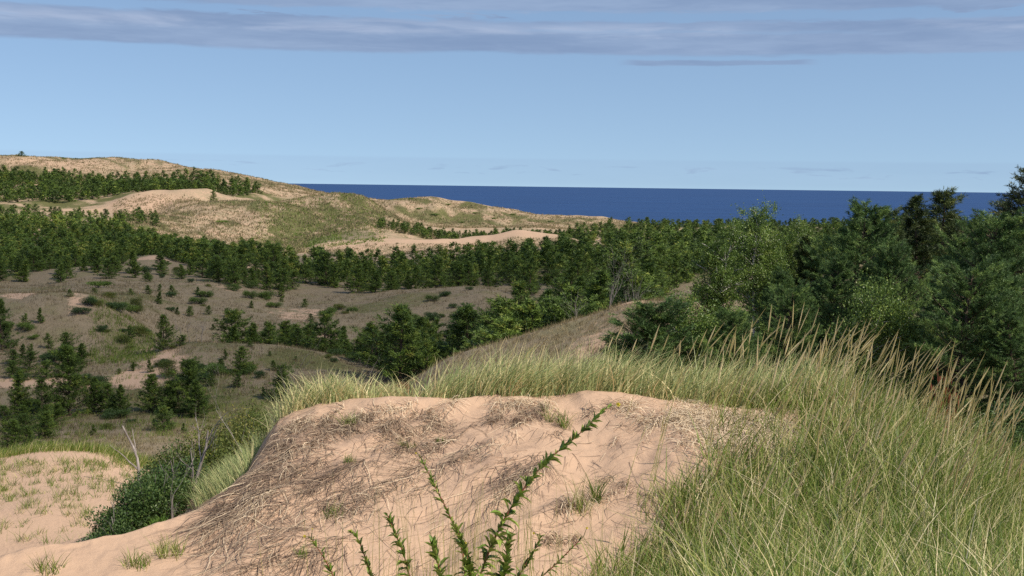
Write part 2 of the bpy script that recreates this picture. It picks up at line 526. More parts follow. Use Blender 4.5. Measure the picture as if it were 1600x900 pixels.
MAT = {}
MAT['pine'] = leaf_material('pine_needles', [(0.0, (0.032, 0.054, 0.014)), (0.45, (0.090, 0.145, 0.027)), (0.8, (0.165, 0.235, 0.038)), (1.0, (0.29, 0.30, 0.06))], 0.12, vary=0.25)
MAT['whitepine'] = leaf_material('white_pine_needles', [(0.0, (0.030, 0.060, 0.020)), (0.5, (0.092, 0.160, 0.044)), (1.0, (0.26, 0.35, 0.085))], 0.15, vary=0.12)
MAT['spruce'] = leaf_material('spruce_needles', [(0.0, (0.026, 0.042, 0.018)), (0.5, (0.075, 0.098, 0.038)), (1.0, (0.22, 0.20, 0.07))], 0.08, vary=0.1)
MAT['birch'] = leaf_material('birch_leaves', [(0.0, (0.042, 0.075, 0.014)), (0.5, (0.125, 0.200, 0.036)), (1.0, (0.34, 0.39, 0.08))], 0.25, spec=0.4, rough=0.45)
MAT['shrub'] = leaf_material('shrub_leaves', [(0.0, (0.017, 0.038, 0.012)), (0.5, (0.057, 0.105, 0.025)), (1.0, (0.172, 0.216, 0.050))], 0.2, spec=0.35, rough=0.5)
MAT['olive'] = leaf_material('olive_shrub_leaves', [(0.0, (0.038, 0.060, 0.013)), (0.5, (0.108, 0.138, 0.028)), (1.0, (0.280, 0.240, 0.055))], 0.25)
MAT['fresh'] = leaf_material('fresh_green_leaves', [(0.0, (0.06, 0.13, 0.02)), (0.5, (0.13, 0.22, 0.035)), (1.0, (0.27, 0.30, 0.07))], 0.3)
MAT['rust'] = leaf_material('rusty_leaves', [(0.0, (0.05, 0.02, 0.012)), (0.5, (0.16, 0.05, 0.022)), (1.0, (0.30, 0.12, 0.05))], 0.2)
MAT['grass'] = leaf_material('grass_blades', [(0.0, (0.056, 0.100, 0.012)), (0.35, (0.155, 0.225, 0.030)), (0.6, (0.34, 0.345, 0.095)), (0.8, (0.58, 0.48, 0.23)), (1.0, (0.83, 0.71, 0.46))], 0.3, spec=0.3, rough=0.5)
MAT['bluegrass'] = leaf_material('marram_blades', [(0.0, (0.110, 0.169, 0.054)), (0.4, (0.289, 0.351, 0.132)), (0.7, (0.496, 0.494, 0.215)), (1.0, (0.850, 0.689, 0.371))], 0.3, spec=0.3, rough=0.5)
MAT['straw'] = leaf_material('dead_roots', [(0.0, (0.07, 0.045, 0.032)), (0.4, (0.20, 0.14, 0.10)), (0.7, (0.40, 0.30, 0.20)), (1.0, (0.72, 0.58, 0.40))], 0.1, spec=0.15, rough=0.8)
MAT['heath'] = leaf_material('dry_heath', [(0.0, (0.080, 0.062, 0.032)), (0.5, (0.215, 0.170, 0.095)), (1.0, (0.42, 0.34, 0.195))], 0.1, spec=0.1, rough=0.9)
MAT['jackpine'] = leaf_material('dark_pine_needles', [(0.0, (0.020, 0.032, 0.012)), (0.5, (0.055, 0.082, 0.022)), (1.0, (0.17, 0.19, 0.045))], 0.1, vary=0.1)
MAT['dunestraw'] = leaf_material('dune_straw', [(0.0, (0.07, 0.085, 0.028)), (0.5, (0.21, 0.175, 0.09)), (1.0, (0.44, 0.34, 0.21))], 0.15, spec=0.1, rough=0.9)
MAT['bark'] = bark_material('pine_bark', (0.05, 0.035, 0.025), (0.13, 0.095, 0.07))
MAT['birchbark'] = bark_material('birch_bark', (0.62, 0.58, 0.52), (0.30, 0.27, 0.24), 6.0, (0.3, 0.3, 2.0))
MAT['deadwood'] = bark_material('weathered_wood', (0.33, 0.29, 0.26), (0.17, 0.145, 0.13), 10.0)
MAT['redstem'] = bark_material('reddish_stem', (0.22, 0.055, 0.04), (0.16, 0.12, 0.05), 20.0)
MAT['petal'] = leaf_material('yellow_petals', [(0.0, (0.65, 0.50, 0.02)), (1.0, (0.85, 0.75, 0.12))], 0.3)
MAT['primrose'] = leaf_material('primrose_leaves', [(0.0, (0.055, 0.095, 0.014)), (0.5, (0.18, 0.27, 0.040)), (1.0, (0.38, 0.44, 0.10))], 0.25, spec=0.4, rough=0.45)


def ground_material():
    m = bpy.data.materials.new('dune_sand_and_heath')
    m.use_nodes = True
    g = NT(m.node_tree)
    tc = g.n('ShaderNodeTexCoord'); P = tc.outputs['Object']
    cov = g.n('ShaderNodeAttribute', attribute_name='cover')
    sep = g.n('ShaderNodeSeparateXYZ', i_0=cov.outputs['Vector'])
    green, brown, far = sep.outputs
    nbig = g.noise(P, 0.035, 5, 0.6)
    nmid = g.noise(P, 0.25, 6, 0.65)
    nsm = g.noise(P, 1.3, 6, 0.7)
    nfine = g.noise(P, 9.0, 6, 0.7)
    ngr = g.noise(P, 160.0, 2, 0.6)
    nsoft = g.noise(P, 0.8, 3, 0.5)
    sand = g.mix(nmid, (0.43, 0.288, 0.19), (0.50, 0.34, 0.23))
    sand = g.mix(g.math('MULTIPLY', g.sstep(nfine, 0.45, 0.72), 0.22), sand, (0.35, 0.225, 0.15))
    sand = g.mix(g.math('MULTIPLY', g.sstep(ngr, 0.5, 0.7), 0.25), sand, (0.56, 0.41, 0.30))
    sand = g.mix(g.math('MULTIPLY', g.sstep(nsoft, 0.5, 0.7), 0.15), sand, (0.34, 0.215, 0.155))
    # bare far dunes: thin straw coloured grass over sand
    thin = g.mix(nsm, (0.225, 0.18, 0.105), (0.375, 0.295, 0.19))
    sand = g.mix(g.math('MULTIPLY', far, g.sstep(g.math('ADD', g.math('MULTIPLY', nsm, 0.55), g.math('MULTIPLY', nmid, 0.45)), 0.40, 0.58)), sand, thin)
    # brown heath
    heath = g.mix(nsm, (0.150, 0.118, 0.074), (0.30, 0.236, 0.155))
    heath = g.mix(g.math('MULTIPLY', g.sstep(nmid, 0.48, 0.66), 0.8), heath, (0.19, 0.165, 0.085))
    t1 = g.math('ADD', g.math('MULTIPLY', nsm, 0.45), g.math('MULTIPLY', nmid, 0.55))
    fb = g.sstep(g.math('ADD', g.math('MULTIPLY', brown, 1.1), g.math('MULTIPLY', g.math('SUBTRACT', t1, 0.5), 2.4)), 0.40, 0.62)
    base = g.mix(fb, sand, heath)
    # green cover
    grn = g.mix(nsm, (0.062, 0.072, 0.024), (0.165, 0.155, 0.062))
    t2 = g.math('ADD', g.math('MULTIPLY', nsm, 0.5), g.math('MULTIPLY', nbig, 0.5))
    fg = g.sstep(g.math('ADD', g.math('MULTIPLY', green, 1.1), g.math('MULTIPLY', g.math('SUBTRACT', t2, 0.5), 2.0)), 0.36, 0.74)
    base = g.mix(fg, base, grn)
    b = g.n('ShaderNodeBsdfPrincipled')
    g.put(b.inputs['Base Color'], base)
    b.inputs['Roughness'].default_value = 0.95
    b.inputs['Specular IOR Level'].default_value = 0.1
    wv = g.n('ShaderNodeTexWave', wave_type='BANDS', bands_direction='DIAGONAL')
    g.put(wv.inputs['Vector'], g.vmul(P, (1.0, 0.55, 0.0)))
    wv.inputs['Scale'].default_value = 3.2; wv.inputs['Distortion'].default_value = 9.0
    wv.inputs['Detail'].default_value = 3.0; wv.inputs['Detail Scale'].default_value = 1.2
    h = g.math('ADD', g.math('MULTIPLY', nfine, 0.024), g.math('MULTIPLY', ngr, 0.003))
    h = g.math('ADD', h, g.math('MULTIPLY', g.math('MULTIPLY', wv.outputs['Fac'], g.sstep(nsoft, 0.42, 0.6)), 0.007))
    h = g.math('ADD', h, g.math('MULTIPLY', g.math('MULTIPLY', nsm, 0.5), g.math('MAXIMUM', g.math('MAXIMUM', brown, far), green)))
    bp = g.n('ShaderNodeBump'); bp.inputs['Strength'].default_value = 0.7; bp.inputs['Distance'].default_value = 1.0
    g.put(bp.inputs['Height'], h)
    g.put(b.inputs['Normal'], bp.outputs[0])
    o = g.n('ShaderNodeOutputMaterial')
    g.t.links.new(b.outputs[0], o.inputs[0])
    return m


# patches of ground cover: (px, depth, half width px, half log depth, amount)
def blob(px, ld, c, d, w, h, p=1.0):
    r = ((px - c) / w)**2 + ((ld - math.log(d)) / h)**2
    return np.exp(-r**1.3) * p


def cover_masks():
    px = 800 + F * SS
    ld = np.log(DD)
    X, Y = SS * DD, DD
    n = vnoise(X / 3, Y / 3); n2 = vnoise(X / 20, Y / 20)
    brown = sm(DD, 38, 50) * (1 - sm(DD + 10 * n2, 255, 300))
    brown = np.maximum(brown * 0.85, blob(px, ld, 560, 325, 90, 0.05, 0.55))
    green = 0 * brown
    far = sm(DD, 255, 330)
    # far dunes
    green = np.maximum(green, blob(px, ld, 440, 350, 40, 0.10, 0.8))
    green = np.maximum(green, blob(px, ld, 490, 395, 70, 0.12, 0.95))
    green = np.maximum(green, blob(px, ld, 430, 425, 60, 0.03, 0.5))
    green = np.maximum(green, blob(px, ld, 600, 430, 60, 0.10, 0.55))
    green = np.maximum(green, blob(px, ld, 330, 330, 60, 0.05, 0.5))
    green = np.maximum(green, blob(px, ld, 355, 385, 18, 0.02, 0.95))
    green = np.maximum(green, blob(px, ld, 300, 362, 35, 0.025, 0.6))
    green = np.maximum(green, blob(px, ld, 170, 690, 160, 0.05, 0.55))
    green = np.maximum(green, blob(px, ld, 380, 640, 140, 0.06, 0.45))
    for c, d in ((620, 600), (690, 560), (735, 590), (800, 570), (850, 560), (910, 580), (660, 590), (1000, 590)):
        green = np.maximum(green, blob(px, ld, c, d, 34, 0.03, 0.6))
    green = np.maximum(green, (0.34 + .5 * vnoise(X / 40, Y / 60)) * sm(DD, 560, 600))
    green = np.maximum(green, (0.30 + .6 * vnoise(X / 22, Y / 40)) * sm(DD, 330, 360) * (1 - sm(DD, 560, 600)))
    green = np.maximum(green, blob(px, ld, 545, 400, 60, 0.06, 0.8))
    green = np.maximum(green, blob(px, ld, 395, 415, 70, 0.035, 0.6))
    green = np.maximum(green, blob(px, ld, 575, 455, 50, 0.05, 0.85))
    green = np.maximum(green, blob(px, ld, 270, 400, 40, 0.06, 0.55))
    green = np.maximum(green, blob(px, ld, 390, 428, 75, 0.022, 1.0))
    green = np.maximum(green, blob(px, ld, 470, 380, 60, 0.10, 1.0))
    green = np.maximum(green, blob(px, ld, 600, 440, 40, 0.06, 0.9))
    stk = vnoise((px + (ld - math.log(400)) * 900) / 14, ld * 22) + 0.6 * vnoise(px / 9, ld * 60)
    green = np.where(DD > 300, np.clip(green * (1.15 + 1.3 * stk), 0, 1), green)
    brown = np.maximum(brown, blob(px, ld, 520, 365, 90, 0.035, 0.9))
    # mid ground
    green = np.maximum(green, blob(px, ld, 190, 108, 55, 0.09, 0.45))
    green = np.maximum(green, blob(px, ld, 300, 104, 120, 0.10, 0.45))
    green = np.maximum(green, blob(px, ld, 80, 58, 300, 0.16, 0.42))
    green = np.maximum(green, blob(px, ld, 560, 95, 150, 0.14, 0.30))
    mid_ = sm(DD, 60, 80) * (1 - sm(DD, 250, 300))
    green = np.maximum(green, 0.62 * mid_ * sm(vnoise(X / 15 + 4, Y / 20) + .5 * vnoise(X / 6, Y / 7), 0.02, 0.32))
    # forest floors
    green = np.maximum(green, 0.5 * blob(px, ld, 60, 260, 260, 0.25))
    green = np.maximum(green, 0.4 * sm(px, 880, 1000) * sm(DD, 72, 100) * (1 - blob(px, ld, 1100, 345, 60, 0.03)))
    green = np.maximum(green, 0.42 * sm(px, 1060, 1200) * sm(DD, 20, 30)); brown = np.maximum(brown, 0.75 * sm(px, 1060, 1200) * sm(DD, 20, 30))
    # bare sand showing through
    bare = blob(px, ld, 120, 62, 0.1, 0.1, 0)
    for c, d, w, h, p in ((60, 91, 150, 0.022, 1.0), (215, 92, 55, 0.035, 1), (255, 96, 30, 0.05, 1), (120, 115, 30, 0.05, 0.55), (225, 100, 22, 0.06, 0.6), (30, 118, 40, 0.04, 0.6),
                          (470, 150, 60, 0.05, 0.55), (500, 132, 50, 0.04, 0.5), (235, 203, 40, 0.03, 0.9), (375, 203, 45, 0.02, 0.9), (330, 165, 90, 0.02, 0.4),
                          (990, 66, 60, 0.08, 0.75), (930, 55, 70, 0.15, 0.45), (700, 345, 170, 0.03, 1), (530, 340, 60, 0.03, 1), (820, 350, 60, 0.04, 1),
                          (1100, 345, 60, 0.03, 1), (230, 455, 75, 0.045, 1.0), (100, 450, 90, 0.02, 1.0), (60, 640, 60, 0.03, 0.8), (110, 640, 50, 0.04, 0.8),
                          (1400, 150, 30, 0.2, 0.6), (1450, 100, 25, 0.1, 0.6)):
        bare = np.maximum(bare, blob(px, ld, c, d, w, h, p))
    brown *= 1 - bare
    green *= 1 - bare
    far *= 1 - 0.9 * bare
    # near dune and left mound
    green = np.maximum(green, 0.55 * sm(DD, 33.5, 35) * (1 - sm(DD, 40, 50)) * (1 - sm(px, 300, 600)))
    return np.clip(green, 0, 1), np.clip(brown, 0, 1), np.clip(far, 0, 1)


def build_ground():
    nr, nc = GH.shape
    X = SS * DD; Y = DD.copy()
    # rows behind the eye
    back_y = np.array([-60, -30, -12, -4, 0.5, 1.8, 2.6])
    bx = np.tile(GS * 3.0, (len(back_y), 1)); by = np.tile(back_y[:, None], (1, nc))
    bz = np.tile(GH[0], (len(back_y), 1))
    GHv = np.vstack([bz, GH]); XV = np.vstack([bx, X]); YV = np.vstack([by, Y])
    V = np.stack([XV, YV, GHv], -1).reshape(-1, 3)
    R_, C_ = GHv.shape
    idx = np.arange(R_ * C_).reshape(R_, C_)
    Fq = np.stack([idx[:-1, :-1], idx[:-1, 1:], idx[1:, 1:], idx[1:, :-1]], -1).reshape(-1, 4)
    gr, br, fa = cover_masks()
    global BROWN
    BROWN = br
    pad = np.zeros((len(back_y), nc))
    cov = np.stack([np.vstack([pad, gr]), np.vstack([pad, br]), np.vstack([pad, fa])], -1).reshape(-1, 3)
    me = mesh_np('ground', V, Fq, ground_material(), {'cover': ('POINT', cov)}, smooth=True)
    tag(link('ground', me), kind='structure')


build_ground()


def build_lake():
    m = bpy.data.materials.new('lake_water')
    m.use_nodes = True
    g = NT(m.node_tree)
    tc = g.n('ShaderNodeTexCoord')
    P = g.vmul(tc.outputs['Object'], (0.35, 1.0, 1.0))
    n1 = g.noise(P, 0.12, 6, 0.65)
    n2 = g.noise(g.vmul(tc.outputs['Object'], (0.2, 1, 1)), 0.012, 5, 0.6)
    n3 = g.noise(g.vmul(tc.outputs['Object'], (0.15, 1, 1)), 0.0012, 4, 0.6)
    col = g.mix(g.sstep(g.math('ADD', g.math('MULTIPLY', n1, 0.55), g.math('MULTIPLY', n2, 0.45)), 0.38, 0.62), (0.004, 0.024, 0.088), (0.008, 0.045, 0.152))
    col = g.mix(g.math('MULTIPLY', n3, 0.5), col, (0.014, 0.060, 0.17))
    b = g.n('ShaderNodeBsdfPrincipled')
    g.put(b.inputs['Base Color'], col)
    b.inputs['Roughness'].default_value = 0.5
    b.inputs['IOR'].default_value = 1.33
    b.inputs['Specular IOR Level'].default_value = 0.32
    bp = g.n('ShaderNodeBump'); bp.inputs['Strength'].default_value = 1.0; bp.inputs['Distance'].default_value = 0.8
    g.put(bp.inputs['Height'], n1)
    g.put(b.inputs['Normal'], bp.outputs[0])
    o = g.n('ShaderNodeOutputMaterial')
    g.t.links.new(b.outputs[0], o.inputs[0])
    xs = np.array([-90000, -20000, -4000, -1000, 0, 1000, 4000, 20000, 90000.0])
    ys = np.array([850, 1500, 3000, 8000, 25000, 90000.0])
    A, B = np.meshgrid(xs, ys)
    V = np.stack([A, B, np.full(A.shape, -60.0)], -1).reshape(-1, 3)
    idx = np.arange(A.size).reshape(A.shape)
    Fq = np.stack([idx[:-1, :-1], idx[:-1, 1:], idx[1:, 1:], idx[1:, :-1]], -1).reshape(-1, 4)
    tag(link('lake', mesh_np('lake', V, Fq, m)), kind='structure')


build_lake()


# ------------------------------------------------------------------ the cloud whose shade lies over the middle of the dunes
def build_cloud():
    m = bpy.data.materials.new('thin_cloud')
    m.use_nodes = True
    g = NT(m.node_tree)
    d = g.n('ShaderNodeBsdfDiffuse', i_0=(0.9, 0.9, 0.9))
    t = g.n('ShaderNodeBsdfTranslucent', i_0=(0.85, 0.86, 0.88))
    mx = g.n('ShaderNodeMixShader', i_0=0.6)
    g.t.links.new(d.outputs[0], mx.inputs[1]); g.t.links.new(t.outputs[0], mx.inputs[2])
    tp = g.n('ShaderNodeBsdfTransparent')
    m2 = g.n('ShaderNodeMixShader', i_0=0.71)
    g.t.links.new(mx.outputs[0], m2.inputs[1]); g.t.links.new(tp.outputs[0], m2.inputs[2])
    o = g.n('ShaderNodeOutputMaterial')
    g.t.links.new(m2.outputs[0], o.inputs[0])
    H = 420.0
    ox, oy = sdir.x / sdir.z * H, sdir.y / sdir.z * H
    poly = np.array([(-260, 46), (-60, 44), (-14, 46), (-9, 66), (2, 84), (14, 100), (20, 150), (26, 220), (22, 300), (-10, 318), (-80, 306), (-170, 330), (-260, 330)], float)
    gx = np.arange(-280, 60, 4.0); gy = np.arange(30, 350, 4.0)
    X, Y = np.meshgrid(gx, gy)
    P = np.stack([X.ravel(), Y.ravel()], -1)
    dist = np.full(len(P), 1e9); ins = np.zeros(len(P), bool); j = len(poly) - 1
    for i in range(len(poly)):
        a, c = poly[j], poly[i]
        e = c - a; w = P - a
        t_ = np.clip((w @ e) / (e @ e), 0, 1)
        dist = np.minimum(dist, np.linalg.norm(w - t_[:, None] * e, axis=1))
        cr = ((c[1] > P[:, 1]) != (a[1] > P[:, 1])) & (P[:, 0] < (a[0] - c[0]) * (P[:, 1] - c[1]) / (a[1] - c[1] + 1e-9) + c[0])
        ins ^= cr; j = i
    sd = np.where(ins, dist, -dist) + 7 * vnoise(P[:, 0] / 18, P[:, 1] / 18) + 4 * vnoise(P[:, 0] / 7, P[:, 1] / 7)
    sd = sd.reshape(X.shape)
    th = np.sqrt(np.maximum(sd, 0)) * (2.2 + 2.5 * (vnoise(X / 15, Y / 15) + .5)) + .3
    idx = np.arange(X.size).reshape(X.shape)
    cell = (sd[:-1, :-1] > 0) | (sd[1:, 1:] > 0) | (sd[1:, :-1] > 0) | (sd[:-1, 1:] > 0)
    q = np.stack([idx[:-1, :-1], idx[:-1, 1:], idx[1:, 1:], idx[1:, :-1]], -1)[cell]
    top = np.stack([X + ox, Y + oy, H + th], -1).reshape(-1, 3)
    bot = np.stack([X + ox, Y + oy, H - .25 * th + 0 * X], -1).reshape(-1, 3)
    V = np.vstack([top, bot]); Fq = np.vstack([q, q[:, ::-1] + X.size])
    tag(link('cloud', mesh_np('cloud', V, Fq, m, smooth=True)), kind='stuff')


build_cloud()
# ------------------------------------------------------------------ plant builders
def unit(v):
    return v / np.maximum(np.linalg.norm(v, axis=-1, keepdims=True), 1e-9)


def rand_dirs(n, r):
    return unit(r.normal(size=(n, 3)))


def tris(c, d, L, W, r):
    """slim triangles standing at c, pointing along d"""
    side = unit(np.cross(d, rand_dirs(len(c), r)))
    L = np.asarray(L).reshape(-1, 1) * np.ones((len(c), 1)); W = np.asarray(W).reshape(-1, 1) * np.ones((len(c), 1))
    V = np.stack([c - side * W / 2, c + side * W / 2, c + d * L], 1).reshape(-1, 3)
    return V, np.arange(len(V)).reshape(-1, 3)


def leaves(c, d, L, W, r):
    """four-cornered leaf blades, slightly cupped"""
    n = len(c)
    side = unit(np.cross(d, rand_dirs(n, r)))
    up = np.cross(side, d)
    L = np.asarray(L).reshape(-1, 1) * np.ones((n, 1)); W = np.asarray(W).reshape(-1, 1) * np.ones((n, 1))
    V = np.stack([c, c + d * L * .45 - side * W / 2 + up * W * .2, c + d * L, c + d * L * .45 + side * W / 2 + up * W * .2], 1).reshape(-1, 3)
    return V, np.arange(len(V)).reshape(-1, 4)


class Tubes:
    def __init__(self):
        self.V = []; self.F = []; self.n = 0

    def add(self, pts, rad, k=5):
        pts = np.asarray(pts, float); m = len(pts)
        rad = np.asarray(rad, float) * np.ones(m)
        t = unit(np.gradient(pts, axis=0))
        ref = np.array([0.3, 0.9, 0.2]) if abs(t[0, 2]) > .7 else np.array([0, 0, 1.0])
        a = unit(np.cross(t, ref)); b = np.cross(t, a)
        th = np.arange(k) * 2 * PI / k
        ring = pts[:, None] + rad[:, None, None] * (np.cos(th)[None, :, None] * a[:, None] + np.sin(th)[None, :, None] * b[:, None])
        self.V.append(ring.reshape(-1, 3))
        i = np.arange(m - 1)[:, None] * k; j = np.arange(k)[None]; j2 = (j + 1) % k
        self.F.append((np.stack([i + j, i + j2, i + k + j2, i + k + j], -1).reshape(-1, 4)) + self.n)
        self.n += m * k

    def mesh(self, name, mat):
        return mesh_np(name, np.vstack(self.V), np.vstack(self.F), mat, smooth=True)


def foliage_mesh(name, V, Fq, tint, mat):
    return mesh_np(name, V, Fq, mat, {'tint': ('FACE', np.clip(tint, 0, 1))})


def make_pine(seed, h=4.0, rmax=1.3, nb=70, clumps=5, nper=6, L=0.20, W=0.05, power=0.85, rise=0.35, skirt=0.0, mat='pine', openness=0.3, twigs=True):
    """conifer: (trunk mesh, crown mesh); real size in metres"""
    r = np.random.default_rng(seed)
    tb = Tubes()
    zz = np.linspace(0, 1, 9)
    bx = np.cumsum(r.normal(0, 0.012 * h, 9)) * zz; by = np.cumsum(r.normal(0, 0.012 * h, 9)) * zz
    tb.add(np.stack([bx, by, zz * h * 0.98 - 0.3 * (1 - zz)], 1), (0.030 * h * (1 - zz) + 0.006) * 0.75, 6)
    C = []; D = []; T = []
    lob = r.uniform(0, 2 * PI, 3); amp = r.uniform(0.0, openness, 3)
    for i in range(nb):
        u = skirt + (0.985 - skirt) * ((i + r.random() * .8) / nb) ** 0.9
        if i % 5 == 0: wh = u
        u = 0.5 * u + 0.5 * wh
        a = r.uniform(0, 2 * PI)
        prof = (1 - u) ** power + 0.05
        if u < 0.15: prof *= 0.8 + 0.2 * u / 0.15
        lb = rmax * prof * (r.uniform(0.55, 1.12) if r.random() > .12 else r.uniform(1.15, 1.45)) * (1 + sum(amp[k] * math.cos((k + 1) * a + lob[k] + u * 4) for k in range(3)))
        lb = max(lb, 0.05 * h * 0.5)
        up = rise * r.uniform(0.5, 1.5) + 0.6 * u
        p0 = np.array([np.interp(u, zz, bx), np.interp(u, zz, by), u * h])
        dr = np.array([math.cos(a), math.sin(a), 0])
        ts = np.linspace(0, 1, 4)
        pts = p0 + np.outer(ts * lb, dr) + np.outer(lb * (up * ts * 0.55 + 0.35 * up * ts**2 - 0.10 * ts), [0, 0, 1])
        if twigs:
            tb.add(pts, 0.007 * h * (1 - u * .6) * (1 - ts * .85) * 0.5 + 0.003, 3)
        if r.random() < .06: continue
        nc = max(2, int(clumps * (0.45 + lb / rmax)))
        tt = r.uniform(0.28, 1.0, nc); tt[0] = 1.0
        cen = p0 + tt[:, None] * lb * dr + np.stack([np.zeros(nc), np.zeros(nc), lb * (up * tt * .55 + .35 * up * tt**2 - .1 * tt)], 1)
        side = np.cross(dr, [0, 0, 1])
        cen += side * (r.normal(0, 0.22, nc) * lb * (1.05 - tt) + r.normal(0, .03 * h, nc) * .5)[:, None]
        cen[:, 2] += r.normal(0, 0.012 * h, nc)
        base_t = np.clip(r.normal(0.45, 0.16), 0, 1)
        for c in cen:
            dd = unit(r.normal(size=(nper, 3)) * 0.75 + dr * 0.7 + np.array([0, 0, 0.45]))
            C.append(c + r.normal(0, 0.25 * L, (nper, 3))); D.append(dd)
            T.append(np.clip(base_t + r.normal(0, 0.12) + r.normal(0, 0.05, nper), 0, 1))
    # leader
    m = nper * 2
    C.append(np.array([bx[-1], by[-1], h * 0.96]) + r.normal(0, .008 * h, (m, 3)) * [1, 1, 3]); D.append(unit(r.normal(size=(m, 3)) * .4 + [0, 0, 1])); T.append(np.full(m, .55))
    C = np.vstack(C); D = np.vstack(D); T = np.concatenate(T)
    V, Fq = tris(C, D, L * r.uniform(.7, 1.3, len(C)), W * r.uniform(.7, 1.3, len(C)), r)
    return tb.mesh('trunk', MAT['bark']), foliage_mesh('crown', V, Fq, T, MAT[mat]), (V, T)


def make_white_pine(seed, h=6.5, rmax=2.1, nb=95, puffs=13, nper=24, L=0.13, W=0.018, mat='whitepine', power=.62, droop=0.0, skirt=.05):
    r = np.random.default_rng(seed)
    tb = Tubes()
    zz = np.linspace(0, 1, 9)
    bx = np.cumsum(r.normal(0, 0.02 * h, 9)) * zz; by = np.cumsum(r.normal(0, 0.02 * h, 9)) * zz
    tb.add(np.stack([bx, by, zz * h * .98 - .4 * (1 - zz)], 1), .024 * h * (1 - zz) + .01, 7)
    C = []; D = []; T = []
    lob = r.uniform(0, 2 * PI, 4); amp = r.uniform(0.05, 0.22, 4)
    wh = 0
    for i in range(nb):
        if i % 6 == 0: wh = skirt + (0.97 - skirt) * (i / nb) ** 0.95
        u = wh + r.normal(0, .008)
        a = r.uniform(0, 2 * PI)
        prof = max(1 - u, 0.0) ** power * (0.72 + 0.28 * min(1, u / .25)) + .05
        lb = rmax * prof * r.uniform(.6, 1.15) * (1 + sum(amp[k] * math.cos((k + 1) * a + lob[k] + u * 5 * (k % 2)) for k in range(4)))
        lb = max(lb, .12)
        p0 = np.array([np.interp(u, zz, bx), np.interp(u, zz, by), u * h])
        dr = np.array([math.cos(a), math.sin(a), 0]); side = np.cross(dr, [0, 0, 1])
        up = r.uniform(.05, .35) + .75 * u - droop
        ts = np.linspace(0, 1, 5)
        tb.add(p0 + np.outer(ts * lb, dr) + np.outer(lb * up * ts**1.5, [0, 0, 1]), .011 * h * .5 * (1 - ts * .85) * (1 - u * .5) + .004, 4)
        nc = max(3, int(puffs * (0.3 + .9 * lb / rmax)))
        tt = r.beta(2.2, 1.0, nc) * .78 + .24; tt[0] = 1.03
        sd = r.normal(0, .30, nc) * (1.1 - tt * .6) * lb
        cen = p0 + tt[:, None] * lb * dr + side * sd[:, None]
        cen[:, 2] += lb * up * tt**1.5 + r.normal(0, .05, nc) + .06 * h * .1
        bt = np.clip(r.normal(.45, .13), 0, 1)
        for q in range(nc):
            ax = unit(dr * .8 + side * np.sign(sd[q]) * .5 + np.array([0, 0, .55]) + r.normal(size=3) * .25)
            k = nper
            along = r.uniform(-.16, .14, (k, 1)) * (h / 6)
            dd = unit(ax + r.normal(size=(k, 3)) * .75)
            C.append(cen[q] + ax * along + r.normal(0, .02, (k, 3))); D.append(dd)
            T.append(bt + r.normal(0, .13) + r.normal(0, .06, k))
    C = np.vstack(C); D = np.vstack(D); T = np.concatenate(T)
    V, Fq = tris(C, D, L * r.uniform(.7, 1.3, len(C)), W * r.uniform(.7, 1.3, len(C)), r)
    return tb.mesh('trunk', MAT['bark']), foliage_mesh('crown', V, Fq, T, MAT[mat])


